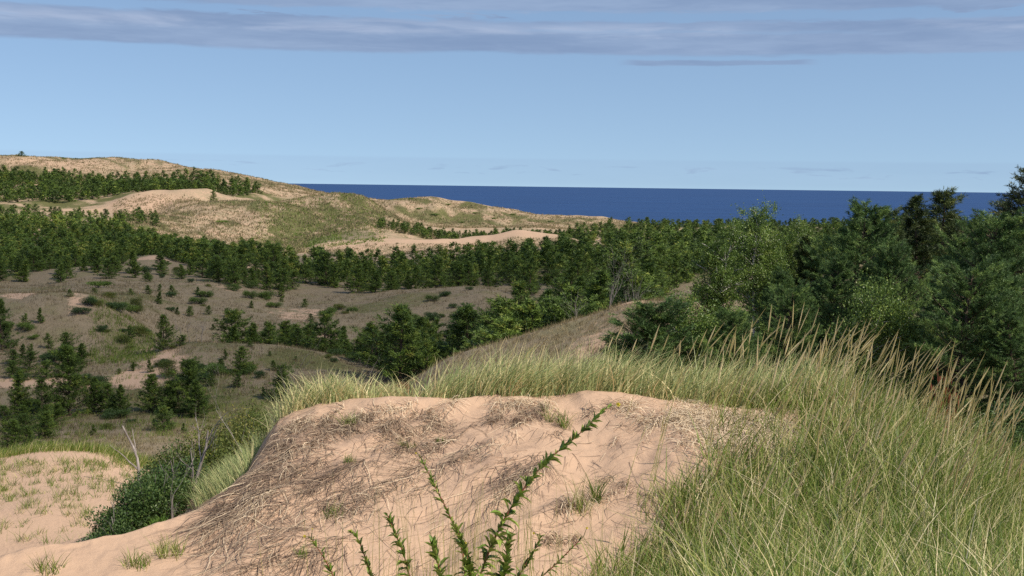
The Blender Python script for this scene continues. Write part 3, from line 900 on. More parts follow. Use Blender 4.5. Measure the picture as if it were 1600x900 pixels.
def make_broadleaf(seed, h=6.0, w=1.6, stems=2, limbs=34, nleaf=150, leaf=0.075, mat='birch', bark='birchbark', low=0.2, lean=0.0, spread=.34, stemr=.012):
    r = np.random.default_rng(seed)
    tb = Tubes(); C = []; T = []
    for s in range(stems):
        a0 = r.uniform(0, 2 * PI); off = r.uniform(.15, .55) * w * .5
        tz = np.linspace(0, 1, 9)
        px_ = off * .3 * math.cos(a0) + off * math.cos(a0) * tz + np.cumsum(r.normal(0, .015 * h, 9)) * tz + lean * tz * h
        py_ = off * .3 * math.sin(a0) + off * math.sin(a0) * tz + np.cumsum(r.normal(0, .015 * h, 9)) * tz
        hh = h * (1 if s == 0 else r.uniform(.72, .97))
        pz = tz * hh - .3 * (1 - tz)
        tb.add(np.stack([px_, py_, pz], 1), stemr * h * (1 - tz) + .008, 6)
        for i in range(limbs // stems):
            u = low + (1 - low) * ((i + r.random()) / (limbs // stems))
            p0 = np.array([np.interp(u, tz, px_), np.interp(u, tz, py_), np.interp(u, tz, pz)])
            v = (u - low) / (1 - low)
            prof = (math.sin(PI * min(.98, (v * .80 + .17))) ** .7)
            a = r.uniform(0, 2 * PI); lb = w * prof * r.uniform(.35, 1.05)
            dr = np.array([math.cos(a), math.sin(a), r.uniform(.35, .95)])
            ts = np.linspace(0, 1, 4)
            pts = p0 + np.outer(ts * lb, dr) + np.outer(ts**2, [0, 0, -.15 * lb])
            tb.add(pts, stemr * .38 * h * (1 - ts * .8) * (1 - .5 * v) + .003, 4)
            for q in range(3):
                c = pts[3] * (1 - q * .3) + p0 * q * .3 + r.normal(0, .10 * w, 3)
                n = int(nleaf * (1.15 - .25 * q) / 2)
                g_ = r.normal(0, 1, (n, 3)) * [spread * w * .45, spread * w * .45, spread * w * .42]
                # leaves gather along twigs: pull them towards a few random lines
                for _ in range(2):
                    ln = rand_dirs(1, r)[0]
                    m = r.random(n) < .4
                    g_[m] = g_[m] * .35 + np.outer(r.normal(0, spread * w * .7, m.sum()), ln)
                C.append(c + g_)
                T.append(r.normal(.45, .12) + r.normal(0, .12, n))
    C = np.vstack(C); T = np.concatenate(T)
    C = C[C[:, 2] > .1]; T = T[:len(C)]
    D = unit(rand_dirs(len(C), r) + np.array([0, 0, -.15]))
    V, Fq = leaves(C, D, leaf * r.uniform(.7, 1.25, len(C)), leaf * .72 * r.uniform(.7, 1.25, len(C)), r)
    return tb.mesh('trunk', MAT[bark]), foliage_mesh('crown', V, Fq, T, MAT[mat])


def make_bush(seed, w=1.0, h=0.8, n=2600, leaf=.05, mat='shrub', lumps=14, twigs=18, aspect=.6, up=.2, twigmat='deadwood'):
    r = np.random.default_rng(seed)
    C = []; T = []; tb = Tubes(); O = []
    for i in range(lumps):
        a = r.uniform(0, 2 * PI); rr = w * .5 * math.sqrt(r.random()) * .8
        hz = h * (r.uniform(.25, .85) * (1 - .45 * (rr / (w * .5))**2))
        c = np.array([rr * math.cos(a), rr * math.sin(a), hz])
        tb.add(np.array([[0, 0, -.15], c * [.4, .4, .5], c]), [.018 * w + .004, .010 * w + .003, .004], 4)
        m = n // lumps
        g_ = unit(r.normal(size=(m, 3))) * (r.random((m, 1)) ** .45) * [w * .24, w * .24, h * .26]
        C.append(c + g_); T.append(r.normal(.45, .13) + r.normal(0, .1, m)); O.append(unit(g_ + 1e-6))
    for i in range(twigs):
        a = r.uniform(0, 2 * PI); e = r.uniform(.3, 1.3); l = r.uniform(.6, 1.0)
        tip = np.array([math.cos(a) * math.cos(e) * w * .6, math.sin(a) * math.cos(e) * w * .6, math.sin(e) * h * 1.1]) * l
        tb.add(np.array([[0, 0, 0], tip * .5 + r.normal(0, .03 * w, 3), tip]), [.007 * w + .002, .005 * w, .002], 3)
    C = np.vstack(C); T = np.concatenate(T); O = np.vstack(O)
    ok = C[:, 2] > -.05
    C = C[ok]; T = T[ok]; O = O[ok]
    D = unit(rand_dirs(len(C), r) + O * .6 + [0, 0, up])
    V, Fq = leaves(C, D, leaf * r.uniform(.7, 1.3, len(C)), leaf * aspect * r.uniform(.7, 1.3, len(C)), r)
    return tb.mesh('stems', MAT[twigmat]), foliage_mesh('foliage', V, Fq, T, MAT[mat])


def make_snag(seed, h=2.0, spread=.5, r0=.03, levels=3, kids=4, lean=(0, 0), crook=.12):
    r = np.random.default_rng(seed); tb = Tubes()

    def grow(p, d, L, rad, lev):
        n = 6; pts = [p]
        for i in range(n):
            d = unit(d + r.normal(size=3) * crook)
            pts.append(pts[-1] + d * L / n)
        pts = np.array(pts); ts = np.linspace(1, .35 if lev > 0 else .2, n + 1)
        tb.add(pts, rad * ts, 5 if rad > .01 else 3)
        if lev > 0:
            for k in range(kids if lev == levels else max(2, kids - 1)):
                j = r.integers(1 if lev < levels else 2, n + 1)
                dd = unit(d + r.normal(size=3) * spread + np.array([0, 0, .15]))
                grow(pts[j], dd, L * r.uniform(.35, .62), rad * ts[j] * .6, lev - 1)
    grow(np.array([0, 0, -.2]), unit(np.array([lean[0], lean[1], 1.0])), h, r0, levels)
    return tb.mesh('trunk', MAT['deadwood'])


def put_tree(name, parts, loc, rot, scale, label, cat, group=None, tilt=0.06):
    """a thing: an Empty at the foot of the plant that carries its parts"""
    root = bpy.data.objects.new(name, None)
    COL.objects.link(root)
    root.empty_display_size = .3
    root.location = loc; root.rotation_euler = (random.gauss(0, tilt) if 'tree' in name or 'sapling' in name else 0, random.gauss(0, tilt) if 'tree' in name or 'sapling' in name else 0, rot)
    root.scale = (scale,) * 3 if not isinstance(scale, tuple) else scale
    for pn, me in parts:
        o = bpy.data.objects.new(pn, me); COL.objects.link(o); o.parent = root
    return tag(root, label, cat, group)


# grass -----------------------------------------------------------------
def blades(root, h, az, lean, curl, w, seg=4, twist=None, r=rng):
    """ribbons: root (n,3); returns V, F (quads)"""
    n = len(root)
    t = np.linspace(0, 1, seg + 1)[None, :]
    lx = np.cos(az)[:, None]; ly = np.sin(az)[:, None]
    out = lean[:, None] * t + curl[:, None] * t**2.2
    upz = t * np.sqrt(np.maximum(1 - (lean[:, None] * .8)**2, .1)) - .32 * curl[:, None] * t**3
    hx = h[:, None]
    P = np.stack([root[:, 0:1] + lx * out * hx, root[:, 1:2] + ly * out * hx, root[:, 2:3] + upz * hx], -1)
    wa = r.uniform(-.9, .9, n) if twist is None else twist
    wd = np.stack([np.cos(wa), np.sin(wa), np.zeros(n)], -1)[:, None, :]
    ww = (w[:, None] * np.clip(1.05 - t**1.6, .06, 1))[..., None] * .5
    V = np.stack([P - wd * ww, P + wd * ww], 2).reshape(-1, 3)
    b = (np.arange(n) * (seg + 1) * 2)[:, None]; k = np.arange(seg)[None] * 2
    Fq = np.stack([b + k, b + k + 1, b + k + 3, b + k + 2], -1).reshape(-1, 4)
    return V, Fq


def project(x, y, z):
    d = cp * y - z * sp
    up = z * cp + y * sp
    X = x * ca + up * sa; Y = -x * sa + up * ca
    return 800 + F * X / d, 450 - F * Y / d
# ------------------------------------------------------------------ trees and shrubs
ORD = ['first', 'second', 'third', 'fourth', 'fifth', 'sixth', 'seventh', 'eighth', 'ninth', 'tenth', 'eleventh', 'twelfth']
PINES = [make_pine(100 + i, h=4.0, rmax=[1.25, 1.05, 1.5, 1.2, .95, 1.45, 1.6, 1.1, 1.35][i], power=[1.0, 1.15, .8, 1.05, 1.2, .9, .65, .75, .55][i],
                   nb=[120, 100, 120, 90, 110, 100, 120, 80, 110][i], clumps=8, nper=9, L=.19, W=.042,
                   rise=[.35, .45, .2, .4, .5, .3, .25, .55, .35][i], openness=[.22, .3, .4, .45, .2, .35, .4, .5, .45][i]) for i in range(9)]
FINE = [make_pine(140 + i, h=4.0, rmax=[1.5, 1.15, 1.7, 1.4, 1.25][i], power=[.72, .9, .6, .5, .8][i], nb=[160, 150, 170, 130, 110][i], clumps=11, nper=13, L=.14, W=.026,
                  rise=[.3, .4, .2, .35, .5][i], openness=[.25, .3, .4, .5, .5][i]) for i in range(5)]
FARP = [make_pine(180 + i, h=4.0, rmax=[1.15, .95, 1.3, 1.05][i], power=[.8, .95, .7, .85][i], nb=46, clumps=5, nper=5, L=.34, W=.11, rise=.35, openness=.25, twigs=False) for i in range(4)]


def spot(px, py=None, d=None, dmin=36):
    if d is None:
        x, y, z = hit(px, py, dmin)
        if np.isnan(y[0]):
            return None
        return float(x[0]), float(y[0]), float(z[0])
    x, y, z = at_depth(np.array([float(px)]), np.array([float(d)]))
    return float(x[0]), float(y[0]), float(z[0])


def pine_at(px, py, hpx, label, group, kind='mid', d=None, k=None, name='pine_tree', cat='pine tree', stretch=1.0):
    p = spot(px, py, d)
    if p is None:
        return
    h = hpx / F * p[1]
    bank = {'mid': PINES, 'fine': FINE}[kind]
    v = bank[random.randrange(len(bank)) if k is None else k % len(bank)]
    s = h / 4.0
    sc = (s * stretch, s * stretch, s)
    put_tree(name, [('trunk', v[0]), ('crown', v[1])], (p[0], p[1], p[2]), random.uniform(0, 6.28), sc, label, cat, group)


PLACED = []


def scatter(poly, n, hr, mind, by_depth=False, seed=1):
    """tree feet spread over a patch, kept apart in metres; patch corners are (px, py) on the ground or (px, depth)"""
    r = np.random.default_rng(seed)
    poly = np.array(poly, float)
    lo = poly.min(0); hi = poly.max(0)
    out = []
    q = r.uniform(lo, hi, (n * 12, 2))
    if by_depth:
        q[:, 1] = np.exp(r.uniform(np.log(lo[1]), np.log(hi[1]), len(q)))
    ins = np.zeros(len(q), bool)
    j = len(poly) - 1
    for i in range(len(poly)):
        xi, yi = poly[i]; xj, yj = poly[j]
        c = ((yi > q[:, 1]) != (yj > q[:, 1])) & (q[:, 0] < (xj - xi) * (q[:, 1] - yi) / (yj - yi + 1e-9) + xi)
        ins ^= c; j = i
    q = q[ins]
    if by_depth:
        x, y, z = at_depth(q[:, 0], q[:, 1])
    else:
        x, y, z = hit(q[:, 0], q[:, 1], 60)
    for a, b, c in zip(x, y, z):
        if not np.isfinite(b):
            continue
        q_ = 800 + F * a / b
        if 196 < b < 211 and (195 < q_ < 275 or 350 < q_ < 425):
            continue
        m = mind * (0.7 + .6 * r.random())
        if all((a - u)**2 + (b - v)**2 > m * m for u, v in PLACED[-900:]):
            PLACED.append((a, b)); out.append((a, b, c, r.uniform(*hr)))
            if len(out) >= n:
                break
    return out


# --- young pines one can tell apart on the open heath (px, foot py, height px)
row = [(22, 652, 78, 'fine', 1.15), (62, 655, 70, 'fine', 1.1), (105, 650, 118, 'fine', 1.05), (145, 662, 60, 'fine', 1.3), (185, 648, 55, 'fine', 1.2),
       (232, 645, 62, 'fine', 1.2), (288, 650, 90, 'fine', 1.25), (262, 648, 55, 'fine', 1.2), (168, 662, 50, 'fine', 1.2)]
row = [(a, b_, c * .94, d_, e * .95) for a, b_, c, d_, e in row] + [(308, 648, 60, 'fine', 1.4)]
row.sort()
for i, (px, py, h, kd, st) in enumerate(row):
    pine_at(px, py, h, f'{ORD[i]} pine from the left in the row below the sandy hump', 'pines in the row below the left hump', kd, d=random.uniform(77, 83), stretch=st)
single = [
    (4, 548, 80, 'tall dark pine cut by the left edge beside the grassy hump', 1.3),
    (255, 548, 56, 'dark upright pine at the right foot of the grassy hump', 1.1),
    (106, 560, 40, 'dark pine topping the dense clump at the left hump foot', 1.1),
    (374, 584, 42, 'slender dark pine alone on the olive brown rise', 1.1),
    (443, 626, 55, 'dark pine at the rise foot just behind the crest grass', 1.1),
]
for px, py, h, lb, st in single:
    pine_at(px, py, h, lb, None, 'fine', stretch=st)
small = [(40, 512, 22), (64, 506, 24), (76, 545, 24), (34, 560, 22), (50, 562, 24), (98, 553, 20)]
for i, (px, py, h) in enumerate(small):
    pine_at(px, py, h, f'small round pine sapling on the face of the left grassy hump, {ORD[i]} of six', 'saplings on the left hump', stretch=1.25, name='pine_sapling', cat='sapling')
up = [(110, 464, 12), (248, 476, 20), (232, 460, 14), (250, 456, 12), (270, 462, 16), (308, 460, 12), (296, 494, 16), (357, 495, 14), (476, 480, 13), (486, 502, 12), (440, 472, 8), (231, 440, 14)]
up.sort()
for i, (px, py, h) in enumerate(up):
    pine_at(px, py, h, f'{ORD[i]} low sapling from the left on the heath behind the left hump', 'saplings scattered on the upper heath', stretch=1.5, name='pine_sapling', cat='sapling')
low = [(208, 580, 14), (235, 582, 20), (428, 580, 16), (370, 606, 22), (352, 562, 16), (240, 670, 16), (262, 672, 20), (125, 702, 14), (412, 618, 14)]
low.sort()
for i, (px, py, h) in enumerate(low):
    pine_at(px, py, h, f'{ORD[i]} sapling from the left on the lower heath around the olive rise', 'saplings scattered on the lower heath', stretch=1.4, name='pine_sapling', cat='sapling')
ex = scatter([(-10, 62), (500, 62), (640, 96), (760, 150), (500, 160), (100, 155), (-10, 120)], 34, (.35, 1.6), 2.2, True, 71)
for a, b_, c, h in ex:
    v = random.choice(PINES); s = h / 4; w = s * random.uniform(1.2, 1.9)
    put_tree('pine_sapling', [('trunk', v[0]), ('crown', v[1])], (a, b_, c - .04), random.uniform(0, 6), (w, w, s), 'knee high pine sapling dotted over the brown open heath', 'sapling', 'tiny saplings dotted over the heath')
near = [(10, 712, 62, 1.2), (38, 700, 50, 1.0), (55, 702, 26, 1.1), (76, 700, 24, 1.4)]
for i, (px, py, h, st) in enumerate(near):
    pine_at(px, py, h, f'young pine in the hollow behind the left sand mound, {ORD[i]} from the left edge', 'young pines behind the left sand mound', 'fine', d=58, stretch=st)
pine_at(205, 708, 66, 'broad bright green young pine behind the bare white pole', None, 'fine', d=46, stretch=1.35, k=2)
pine_at(250, 712, 40, 'low spreading young pine right of the bare white pole', None, 'fine', d=47, stretch=1.6, k=0)
pine_at(122, 730, 34, 'thin young pine left of the bare white pole', None, 'fine', d=44, stretch=.9, k=1)

cl = scatter([(-10, 66), (95, 66), (95, 76), (-10, 78)], 8, (.7, 1.6), 2.4, True, 81) + scatter([(-10, 92), (125, 92), (125, 98), (-10, 98)], 6, (.8, 1.8), 2.6, True, 82)
for a, b_, c, h in cl:
    v = random.choice(FINE); s = h / 4; w = s * random.uniform(1.1, 1.6)
    put_tree('pine_tree', [('trunk', v[0]), ('crown', v[1])], (a, b_, c - .04), random.uniform(0, 6), (w, w, s), 'dark young pine in the clumps at far left between hump and sand mound', 'pine tree', 'pine clumps at far left')

# --- pine belts: the 240 or so that show largest are things
belts = []
belts.append((scatter([(352, 112), (450, 106), (560, 106), (640, 96), (600, 122), (350, 122)], 44, (1.8, 3.9), 1.5, True, 11), 'dark pine in the narrow belt behind the olive brown rise', 'pines in the belt behind the olive rise'))
belts.append((scatter([(560, 104), (640, 90), (720, 78), (860, 78), (1010, 76), (1040, 100), (900, 112), (760, 116), (640, 120), (560, 118)], 78, (2.6, 5.4), 2.1, True, 12), 'dense green pine in the belt behind the brown grassy ridge', 'pines in the belt behind the grassy ridge'))
b3 = scatter([(330, 172), (460, 172), (600, 172), (760, 172), (900, 150), (1060, 120), (1100, 170), (900, 196), (600, 196), (400, 198), (300, 190)], 92, (2.4, 5.0), 2.6, True, 13) + scatter([(235, 176), (330, 168), (440, 164), (470, 172), (430, 188), (250, 190)], 22, (1.8, 3.8), 2.2, True, 15)
belts.append((b3, 'pine in the front edge of the wide belt across the valley', 'pines along the front of the valley belt'))
b4 = scatter([(-20, 168), (150, 168), (230, 176), (200, 210), (-20, 205)], 40, (2.6, 4.6), 3.0, True, 14)
belts.append((b4, 'dark pine in the wood at left behind the grassy hump', 'pines of the wood behind the left hump'))
for trees, lb, grp in belts:
    for a, b, c, h in trees:
        v = random.choice(PINES); s = h / 4.0
        s *= random.uniform(.7, 1.1); w = s * random.uniform(1.15, 1.75)
        put_tree('pine_tree', [('trunk', v[0]), ('crown', v[1])], (a, b, c - .05), random.uniform(0, 6.28), (w, w, s), lb, 'pine tree', grp)

# --- the far woods read as one mass: one mesh of many whole trees
far = []
far += scatter([(-20, 195), (230, 200), (330, 205), (420, 212), (420, 260), (330, 270), (240, 330), (-20, 365)], 420, (2.4, 4.6), 3.6, True, 21)
far += scatter([(300, 196), (900, 190), (1120, 170), (1140, 240), (980, 250), (700, 226), (420, 216)], 420, (2.4, 5.0), 3.0, True, 22)
far += scatter([(860, 240), (1150, 230), (1700, 180), (1700, 330), (1100, 330), (880, 300)], 300, (1.8, 3.2), 4.4, True, 23)
far += scatter([(1020, 150), (1720, 90), (1720, 200), (1060, 240)], 220, (1.8, 3.4), 3.6, True, 24)
far += scatter([(880, 365), (1700, 350), (1700, 640), (1000, 620), (900, 480)], 520, (2.5, 4.2), 6.5, True, 25)
far += scatter([(-20, 492), (150, 492), (190, 500), (300, 500), (370, 520), (410, 560), (320, 585), (200, 575), (100, 590), (-20, 600)], 480, (3.2, 5.5), 4.2, True, 26)
far += scatter([(580, 375), (700, 372), (1000, 378), (1000, 420), (700, 410), (600, 392)], 230, (1.8, 3.2), 2.8, True, 27)
far += scatter([(-20, 350), (160, 352), (255, 365), (240, 395), (100, 400), (-20, 405)], 80, (2.4, 3.6), 5, True, 28)
far += scatter([(190, 198), (330, 196), (420, 200), (420, 215), (200, 214)], 22, (3.0, 4.6), 3.6, True, 29)
VV = []; TT = []
rf = np.random.default_rng(55)
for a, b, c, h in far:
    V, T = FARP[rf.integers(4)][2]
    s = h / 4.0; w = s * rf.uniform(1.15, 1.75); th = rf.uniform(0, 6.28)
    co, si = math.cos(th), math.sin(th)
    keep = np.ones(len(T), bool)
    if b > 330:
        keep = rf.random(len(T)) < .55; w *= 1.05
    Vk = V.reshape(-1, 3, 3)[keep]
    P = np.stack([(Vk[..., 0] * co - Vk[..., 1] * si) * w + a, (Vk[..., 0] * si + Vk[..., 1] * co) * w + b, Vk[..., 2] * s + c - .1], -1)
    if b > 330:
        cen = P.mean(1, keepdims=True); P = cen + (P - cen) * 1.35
    VV.append(P.reshape(-1, 3)); TT.append(np.clip(T[keep] + rf.normal(0, .14) - (.24 if b > 360 else .14 if a > .1 * b else 0), 0, 1))  # farthest trees: shade put into the foliage colour as a lower tint
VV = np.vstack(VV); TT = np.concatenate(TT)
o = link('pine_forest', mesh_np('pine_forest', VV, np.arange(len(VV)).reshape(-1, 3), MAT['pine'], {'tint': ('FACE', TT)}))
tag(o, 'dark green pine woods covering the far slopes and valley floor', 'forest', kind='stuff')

# --- single far trees that stand out
for px, d, h, lb in ((334, 455, 22, 'dark lone pine on the rim at the right end of the pale blowout'), (37, 660, 9, 'dark round bush alone high on the far left dune')):
    p = spot(px, d=d)
    v = PINES[2]; s = h / F * d / 4
    nm, ct = ('pine_tree', 'pine tree') if h > 10 else ('round_bush', 'bush')
    put_tree(nm, [('trunk', v[0]), ('crown', v[1])], (p[0], p[1], p[2] - (0 if h > 10 else .3)), .3, (s * (1 if h > 10 else 2.2), s * (1 if h > 10 else 2.2), s), lb, ct)

# --- larger trees at the right, beyond the crest grass
WP = [make_white_pine(300, rmax=2.3, nb=150, puffs=22, nper=30, L=.15, W=.024, skirt=.0), make_white_pine(301, rmax=2.0, power=.75, nb=140, puffs=22, nper=30, L=.15, W=.024, skirt=.0), make_white_pine(302, rmax=2.6, power=.5, nb=160, puffs=24, nper=30, L=.15, W=.024, skirt=.0)]
SP = make_white_pine(310, h=6.5, rmax=2.1, nb=190, puffs=14, nper=26, L=.12, W=.024, mat='spruce', power=.85, droop=.45, skirt=.02)
JP = [make_pine(320 + i, h=6.5, rmax=[1.9, 2.2][i], nb=120, clumps=13, nper=16, L=.19, W=.032, power=[.8, .7][i], rise=.12, skirt=.04, openness=.3, mat='jackpine')[:2] for i in range(2)]
BI = [make_broadleaf(330, h=6.5, w=1.45, stems=3, limbs=78, nleaf=280, spread=.24, stemr=.017, low=.28), make_broadleaf(331, h=6.5, w=1.75, stems=3, limbs=90, nleaf=300, spread=.22, stemr=.017, low=.25), make_broadleaf(332, h=4, w=1.6, stems=3, limbs=66, nleaf=250, mat='birch', low=.04)]
big = [
    # parts, px, foot depth, top py, label, name, cat, width factor
    (BI[0], 1108, 50, 350, 'slim light green birch with white stems left of the tallest birch', 'birch_tree', 'birch', 1.0),
    (BI[1], 1184, 52, 328, 'tallest light green birch showing forked white stems', 'birch_tree', 'birch', 1.0),
    (BI[0], 1226, 57, 345, 'narrow birch crown half hidden on the right side of the tallest birch', 'birch_tree', 'birch', .9),
    (JP[0], 1258, 52, 366, 'olive green jack pine standing between the tallest birch and the round white pine', 'pine_tree', 'pine tree', .9),
    (WP[0], 1328, 50, 322, 'soft blue green white pine with a rounded top, centre of the wood', 'white_pine_tree', 'pine tree', 1.05),
    (WP[1], 1300, 46, 400, 'lower white pine leaning against the left side of the round topped one', 'white_pine_tree', 'pine tree', 1.0),
    (JP[0], 1430, 74, 306, 'dark jack pine with a spiky top, left one of the pair against the lake', 'pine_tree', 'pine tree', 1.3),
    (JP[1], 1472, 76, 297, 'dark jack pine with stiff level branches, right one of the pair against the lake', 'pine_tree', 'pine tree', 1.35),
    (JP[1], 1392, 72, 328, 'short dark jack pine just left of the spiky pair', 'pine_tree', 'pine tree', 1.1),
    (SP, 1574, 52, 262, 'tall dark spruce with drooping cone laden tiers cut by the right edge', 'spruce_tree', 'spruce', 1.25),
    (WP[2], 1530, 46, 345, 'broad white pine below and left of the tall spruce', 'white_pine_tree', 'pine tree', 1.0),
    (WP[1], 1572, 40, 428, 'white pine in front of the tall spruce at the right edge', 'white_pine_tree', 'pine tree', 1.1),
    (WP[2], 1515, 34, 425, 'large dark green white pine nearest the grass at the right side', 'white_pine_tree', 'pine tree', 1.05),
    (WP[0], 1408, 44, 388, 'grey green white pine below the spiky jack pines', 'white_pine_tree', 'pine tree', .9),
    (WP[2], 1230, 42, 455, 'low white pine in the shade in front of the birches', 'white_pine_tree', 'pine tree', .9),
    (BI[2], 1082, 40, 470, 'leafy birch sapling at the left foot of the slim birch', 'birch_tree', 'birch', 1.0),
    (BI[2], 1352, 36, 450, 'bright green young birch in front of the round white pine', 'birch_tree', 'birch', .8),
    (BI[2], 1440, 36, 480, 'bright leafed birch sapling left of the nearest white pine', 'birch_tree', 'birch', .7),
    (WP[0], 1160, 38, 490, 'small white pine filling the gap below the tallest birch', 'white_pine_tree', 'pine tree', .9),
    (BI[2], 1135, 41, 490, 'leafy birch sapling under the gap between the two tall birches', 'birch_tree', 'birch', 1.0),
    (WP[1], 1205, 48, 420, 'white pine behind the shaded low one, right of the tallest birch', 'white_pine_tree', 'pine tree', 1.0),
    (BI[0], 1285, 55, 372, 'pale green birch behind the leaning white pine', 'birch_tree', 'birch', .8),
    (WP[0], 1480, 56, 372, 'white pine just below the right jack pine of the spiky pair', 'white_pine_tree', 'pine tree', 1.0),
    (WP[0], 1030, 38, 478, 'rounded bright green young white pine at the left end of the wood', 'white_pine_tree', 'pine tree', 1.5),
    (WP[1], 1602, 33, 490, 'dark white pine cut by the right edge above the grass', 'white_pine_tree', 'pine tree', 1.1),
]
for parts, px, d, top, lb, nm, ct, wf in big:
    x, y, z = spot(px, d=d)
    _, t = slope(px, top)
    h = float(t) * d - z
    base = 4.0 if parts is BI[2] else 6.5
    s = h / base
    put_tree(nm, [('trunk', parts[0]), ('crown', parts[1])], (x, y, z), random.uniform(0, 6.28), (s * wf, s * wf, s), lb, ct)
for i, (px, d, top) in enumerate(((1128, 63, 420), (1158, 66, 405), (1215, 64, 400), (1245, 60, 415), (1085, 62, 440), (1180, 58, 440))):
    x, y, z = spot(px, d=d)
    h = float(slope(px, top)[1]) * d - z
    v = FINE[i % 5]
    put_tree('pine_tree', [('trunk', v[0]), ('crown', v[1])], (x, y, z), i, (h / 4 * 1.2, h / 4 * 1.2, h / 4), 'dark pine in the shade behind the light green birches', 'pine tree', 'pines behind the birches')
# low growth between them
BUSH = [make_bush(400, 1.6, 1.2, 5200, .06), make_bush(401, 1.5, 1.3, 5200, .055, 'olive'), make_bush(402, 1.7, 1.1, 5200, .06, 'birch')]
und = [(1022, 36, 1.9, 1.7, 2, 'bright green bush at the left end of the wood beside the sandy ridge'), (1058, 34, 1.8, 1.5, 2, 'green bush below the slim birch, second from the sandy ridge'),
       (1105, 33, 1.8, 1.4, 2, 'green bush behind the seed heads below the slim birch'), (1180, 32, 1.7, 1.3, 0, 'dark bush in the shade below the tallest birch'),
       (1260, 32, 1.7, 1.3, 1, 'olive bush below the olive jack pine'), (1320, 31, 1.5, 1.4, 2, 'bright bush behind the tall seed heads in the centre of the wood'),
       (1400, 31, 1.6, 1.2, 0, 'dark bush left of the rust coloured bush'), (1552, 29, 1.6, .9, 0, 'low dark bush under the nearest white pine'), (1600, 30, 1.5, 1.0, 0, 'low dark bush at the right edge under the pines'),
       (1450, 40, 1.8, 1.6, 1, 'olive bush in the gap below the grey green white pine'), (1480, 60, 2.6, 2.0, 1, 'yellowish bush in the gap beside the small bare sand patch'), (1375, 62, 2.6, 2.2, 2, 'yellow green bush right of the round topped white pine')]
for px, d, w, hh, k, lb in und:
    x, y, z = spot(px, d=d)
    st, fo = BUSH[k]
    put_tree('bush', [('stems', st), ('foliage', fo)], (x, y, z), random.uniform(0, 6.28), (w / 1.2, w / 1.2, hh / 1.0), lb, 'bush')
rb = make_bush(410, 1.5, .8, 2600, .05, 'rust')
x, y, z = spot(1463, d=20)
rh = float(slope(1463, 592)[1]) * 20 - z
put_tree('bush', [('stems', rb[0]), ('foliage', rb[1])], (x, y, z), 0, (.85, .85, rh / .8), 'rust red dying bush showing between the seed heads under the pines', 'bush')
x, y, z = spot(622, d=58)
put_tree('bush', [('stems', rb[0]), ('foliage', rb[1])], (x, y, z), 1, (1.3, 1.3, 1.1), 'dark red bush behind the crest grass at the foot of the brown ridge', 'bush')

# --- bare trees
SN = [make_snag(500, 3.6, .45, .035, 3, 6, crook=.07), make_snag(501, 3.0, .5, .03, 3, 6, crook=.07)]
for px, d, h, k, lb in ((950, 76, 1.15, 0, 'grey leafless tree with fanned twigs in the pine belt left of the ridge top'), (968, 78, 1.0, 1, 'smaller grey leafless tree beside the fanned one'),
                        (995, 80, .95, 0, 'grey leafless tree just above the sandy ridge top'), (905, 74, .95, 1, 'thin pale stemmed bare tree at the ridge shoulder')):
    x, y, z = spot(px, d=d)
    tg = max((float(slope(px, 412)[1]) * d - z) / 4.6, .6) * h
    put_tree('bare_tree', [('trunk', SN[k])], (x, y, z), random.uniform(0, 6), tg, lb, 'bare tree')
for i, (px, py) in enumerate(((275, 536), (285, 538), (296, 537), (306, 538), (316, 537))):
    x, y, z = spot(px, py)
    put_tree('bare_shrub', [('stems', SN[i % 2])], (x, y, z), i, (.75, .75, .5), f'silvery leafless shrub right of the dark pine at the hump foot, {ORD[i]} of five', 'bare shrub', 'silvery bare shrubs')

# low bushes gathered in loose clumps over the open heath
HB = [make_bush(425, 1.3, .8, 3200, .055, 'pine', lumps=12, twigs=8), make_bush(426, 1.2, .6, 3000, .05, 'olive', lumps=12, twigs=8), make_bush(427, 1.1, .9, 3000, .055, 'shrub', lumps=10, twigs=8)]
hr = np.random.default_rng(77)
cents = [(175, 500, 1), (200, 520, 1), (225, 545, 1), (150, 480, 0), (250, 575, 1), (130, 600, 0), (300, 590, 0), (400, 585, 0), (40, 530, 0), (90, 560, 0), (330, 640, 0), (300, 470, 0), (420, 470, 0),
         (220, 430, 0), (300, 435, 0), (380, 440, 0), (520, 490, 0), (700, 470, 0), (560, 560, 0), (60, 640, 0), (180, 660, 0), (20, 590, 0), (500, 520, 0), (650, 500, 0)]
for cx_, cy_, gk in cents:
    for q in range(hr.integers(3, 7)):
        x, y, z = hit(cx_ + hr.normal(0, 26), cy_ + hr.normal(0, 7), 52)
        if not np.isfinite(y[0]) or y[0] > 230: continue
        k = hr.integers(3); s = hr.uniform(.5, 1.35) * (1 + .004 * (y[0] - 80))
        put_tree('heath_bush', [('stems', HB[k][0]), ('foliage', HB[k][1])], (float(x[0]), float(y[0]), float(z[0]) - .05), hr.uniform(0, 6), (s * hr.uniform(.9, 1.5), s, s * hr.uniform(.6, 1.0)),
                 'low rounded green bush in the loose clumps over the open heath', 'bush', 'low bushes clumped over the open heath')

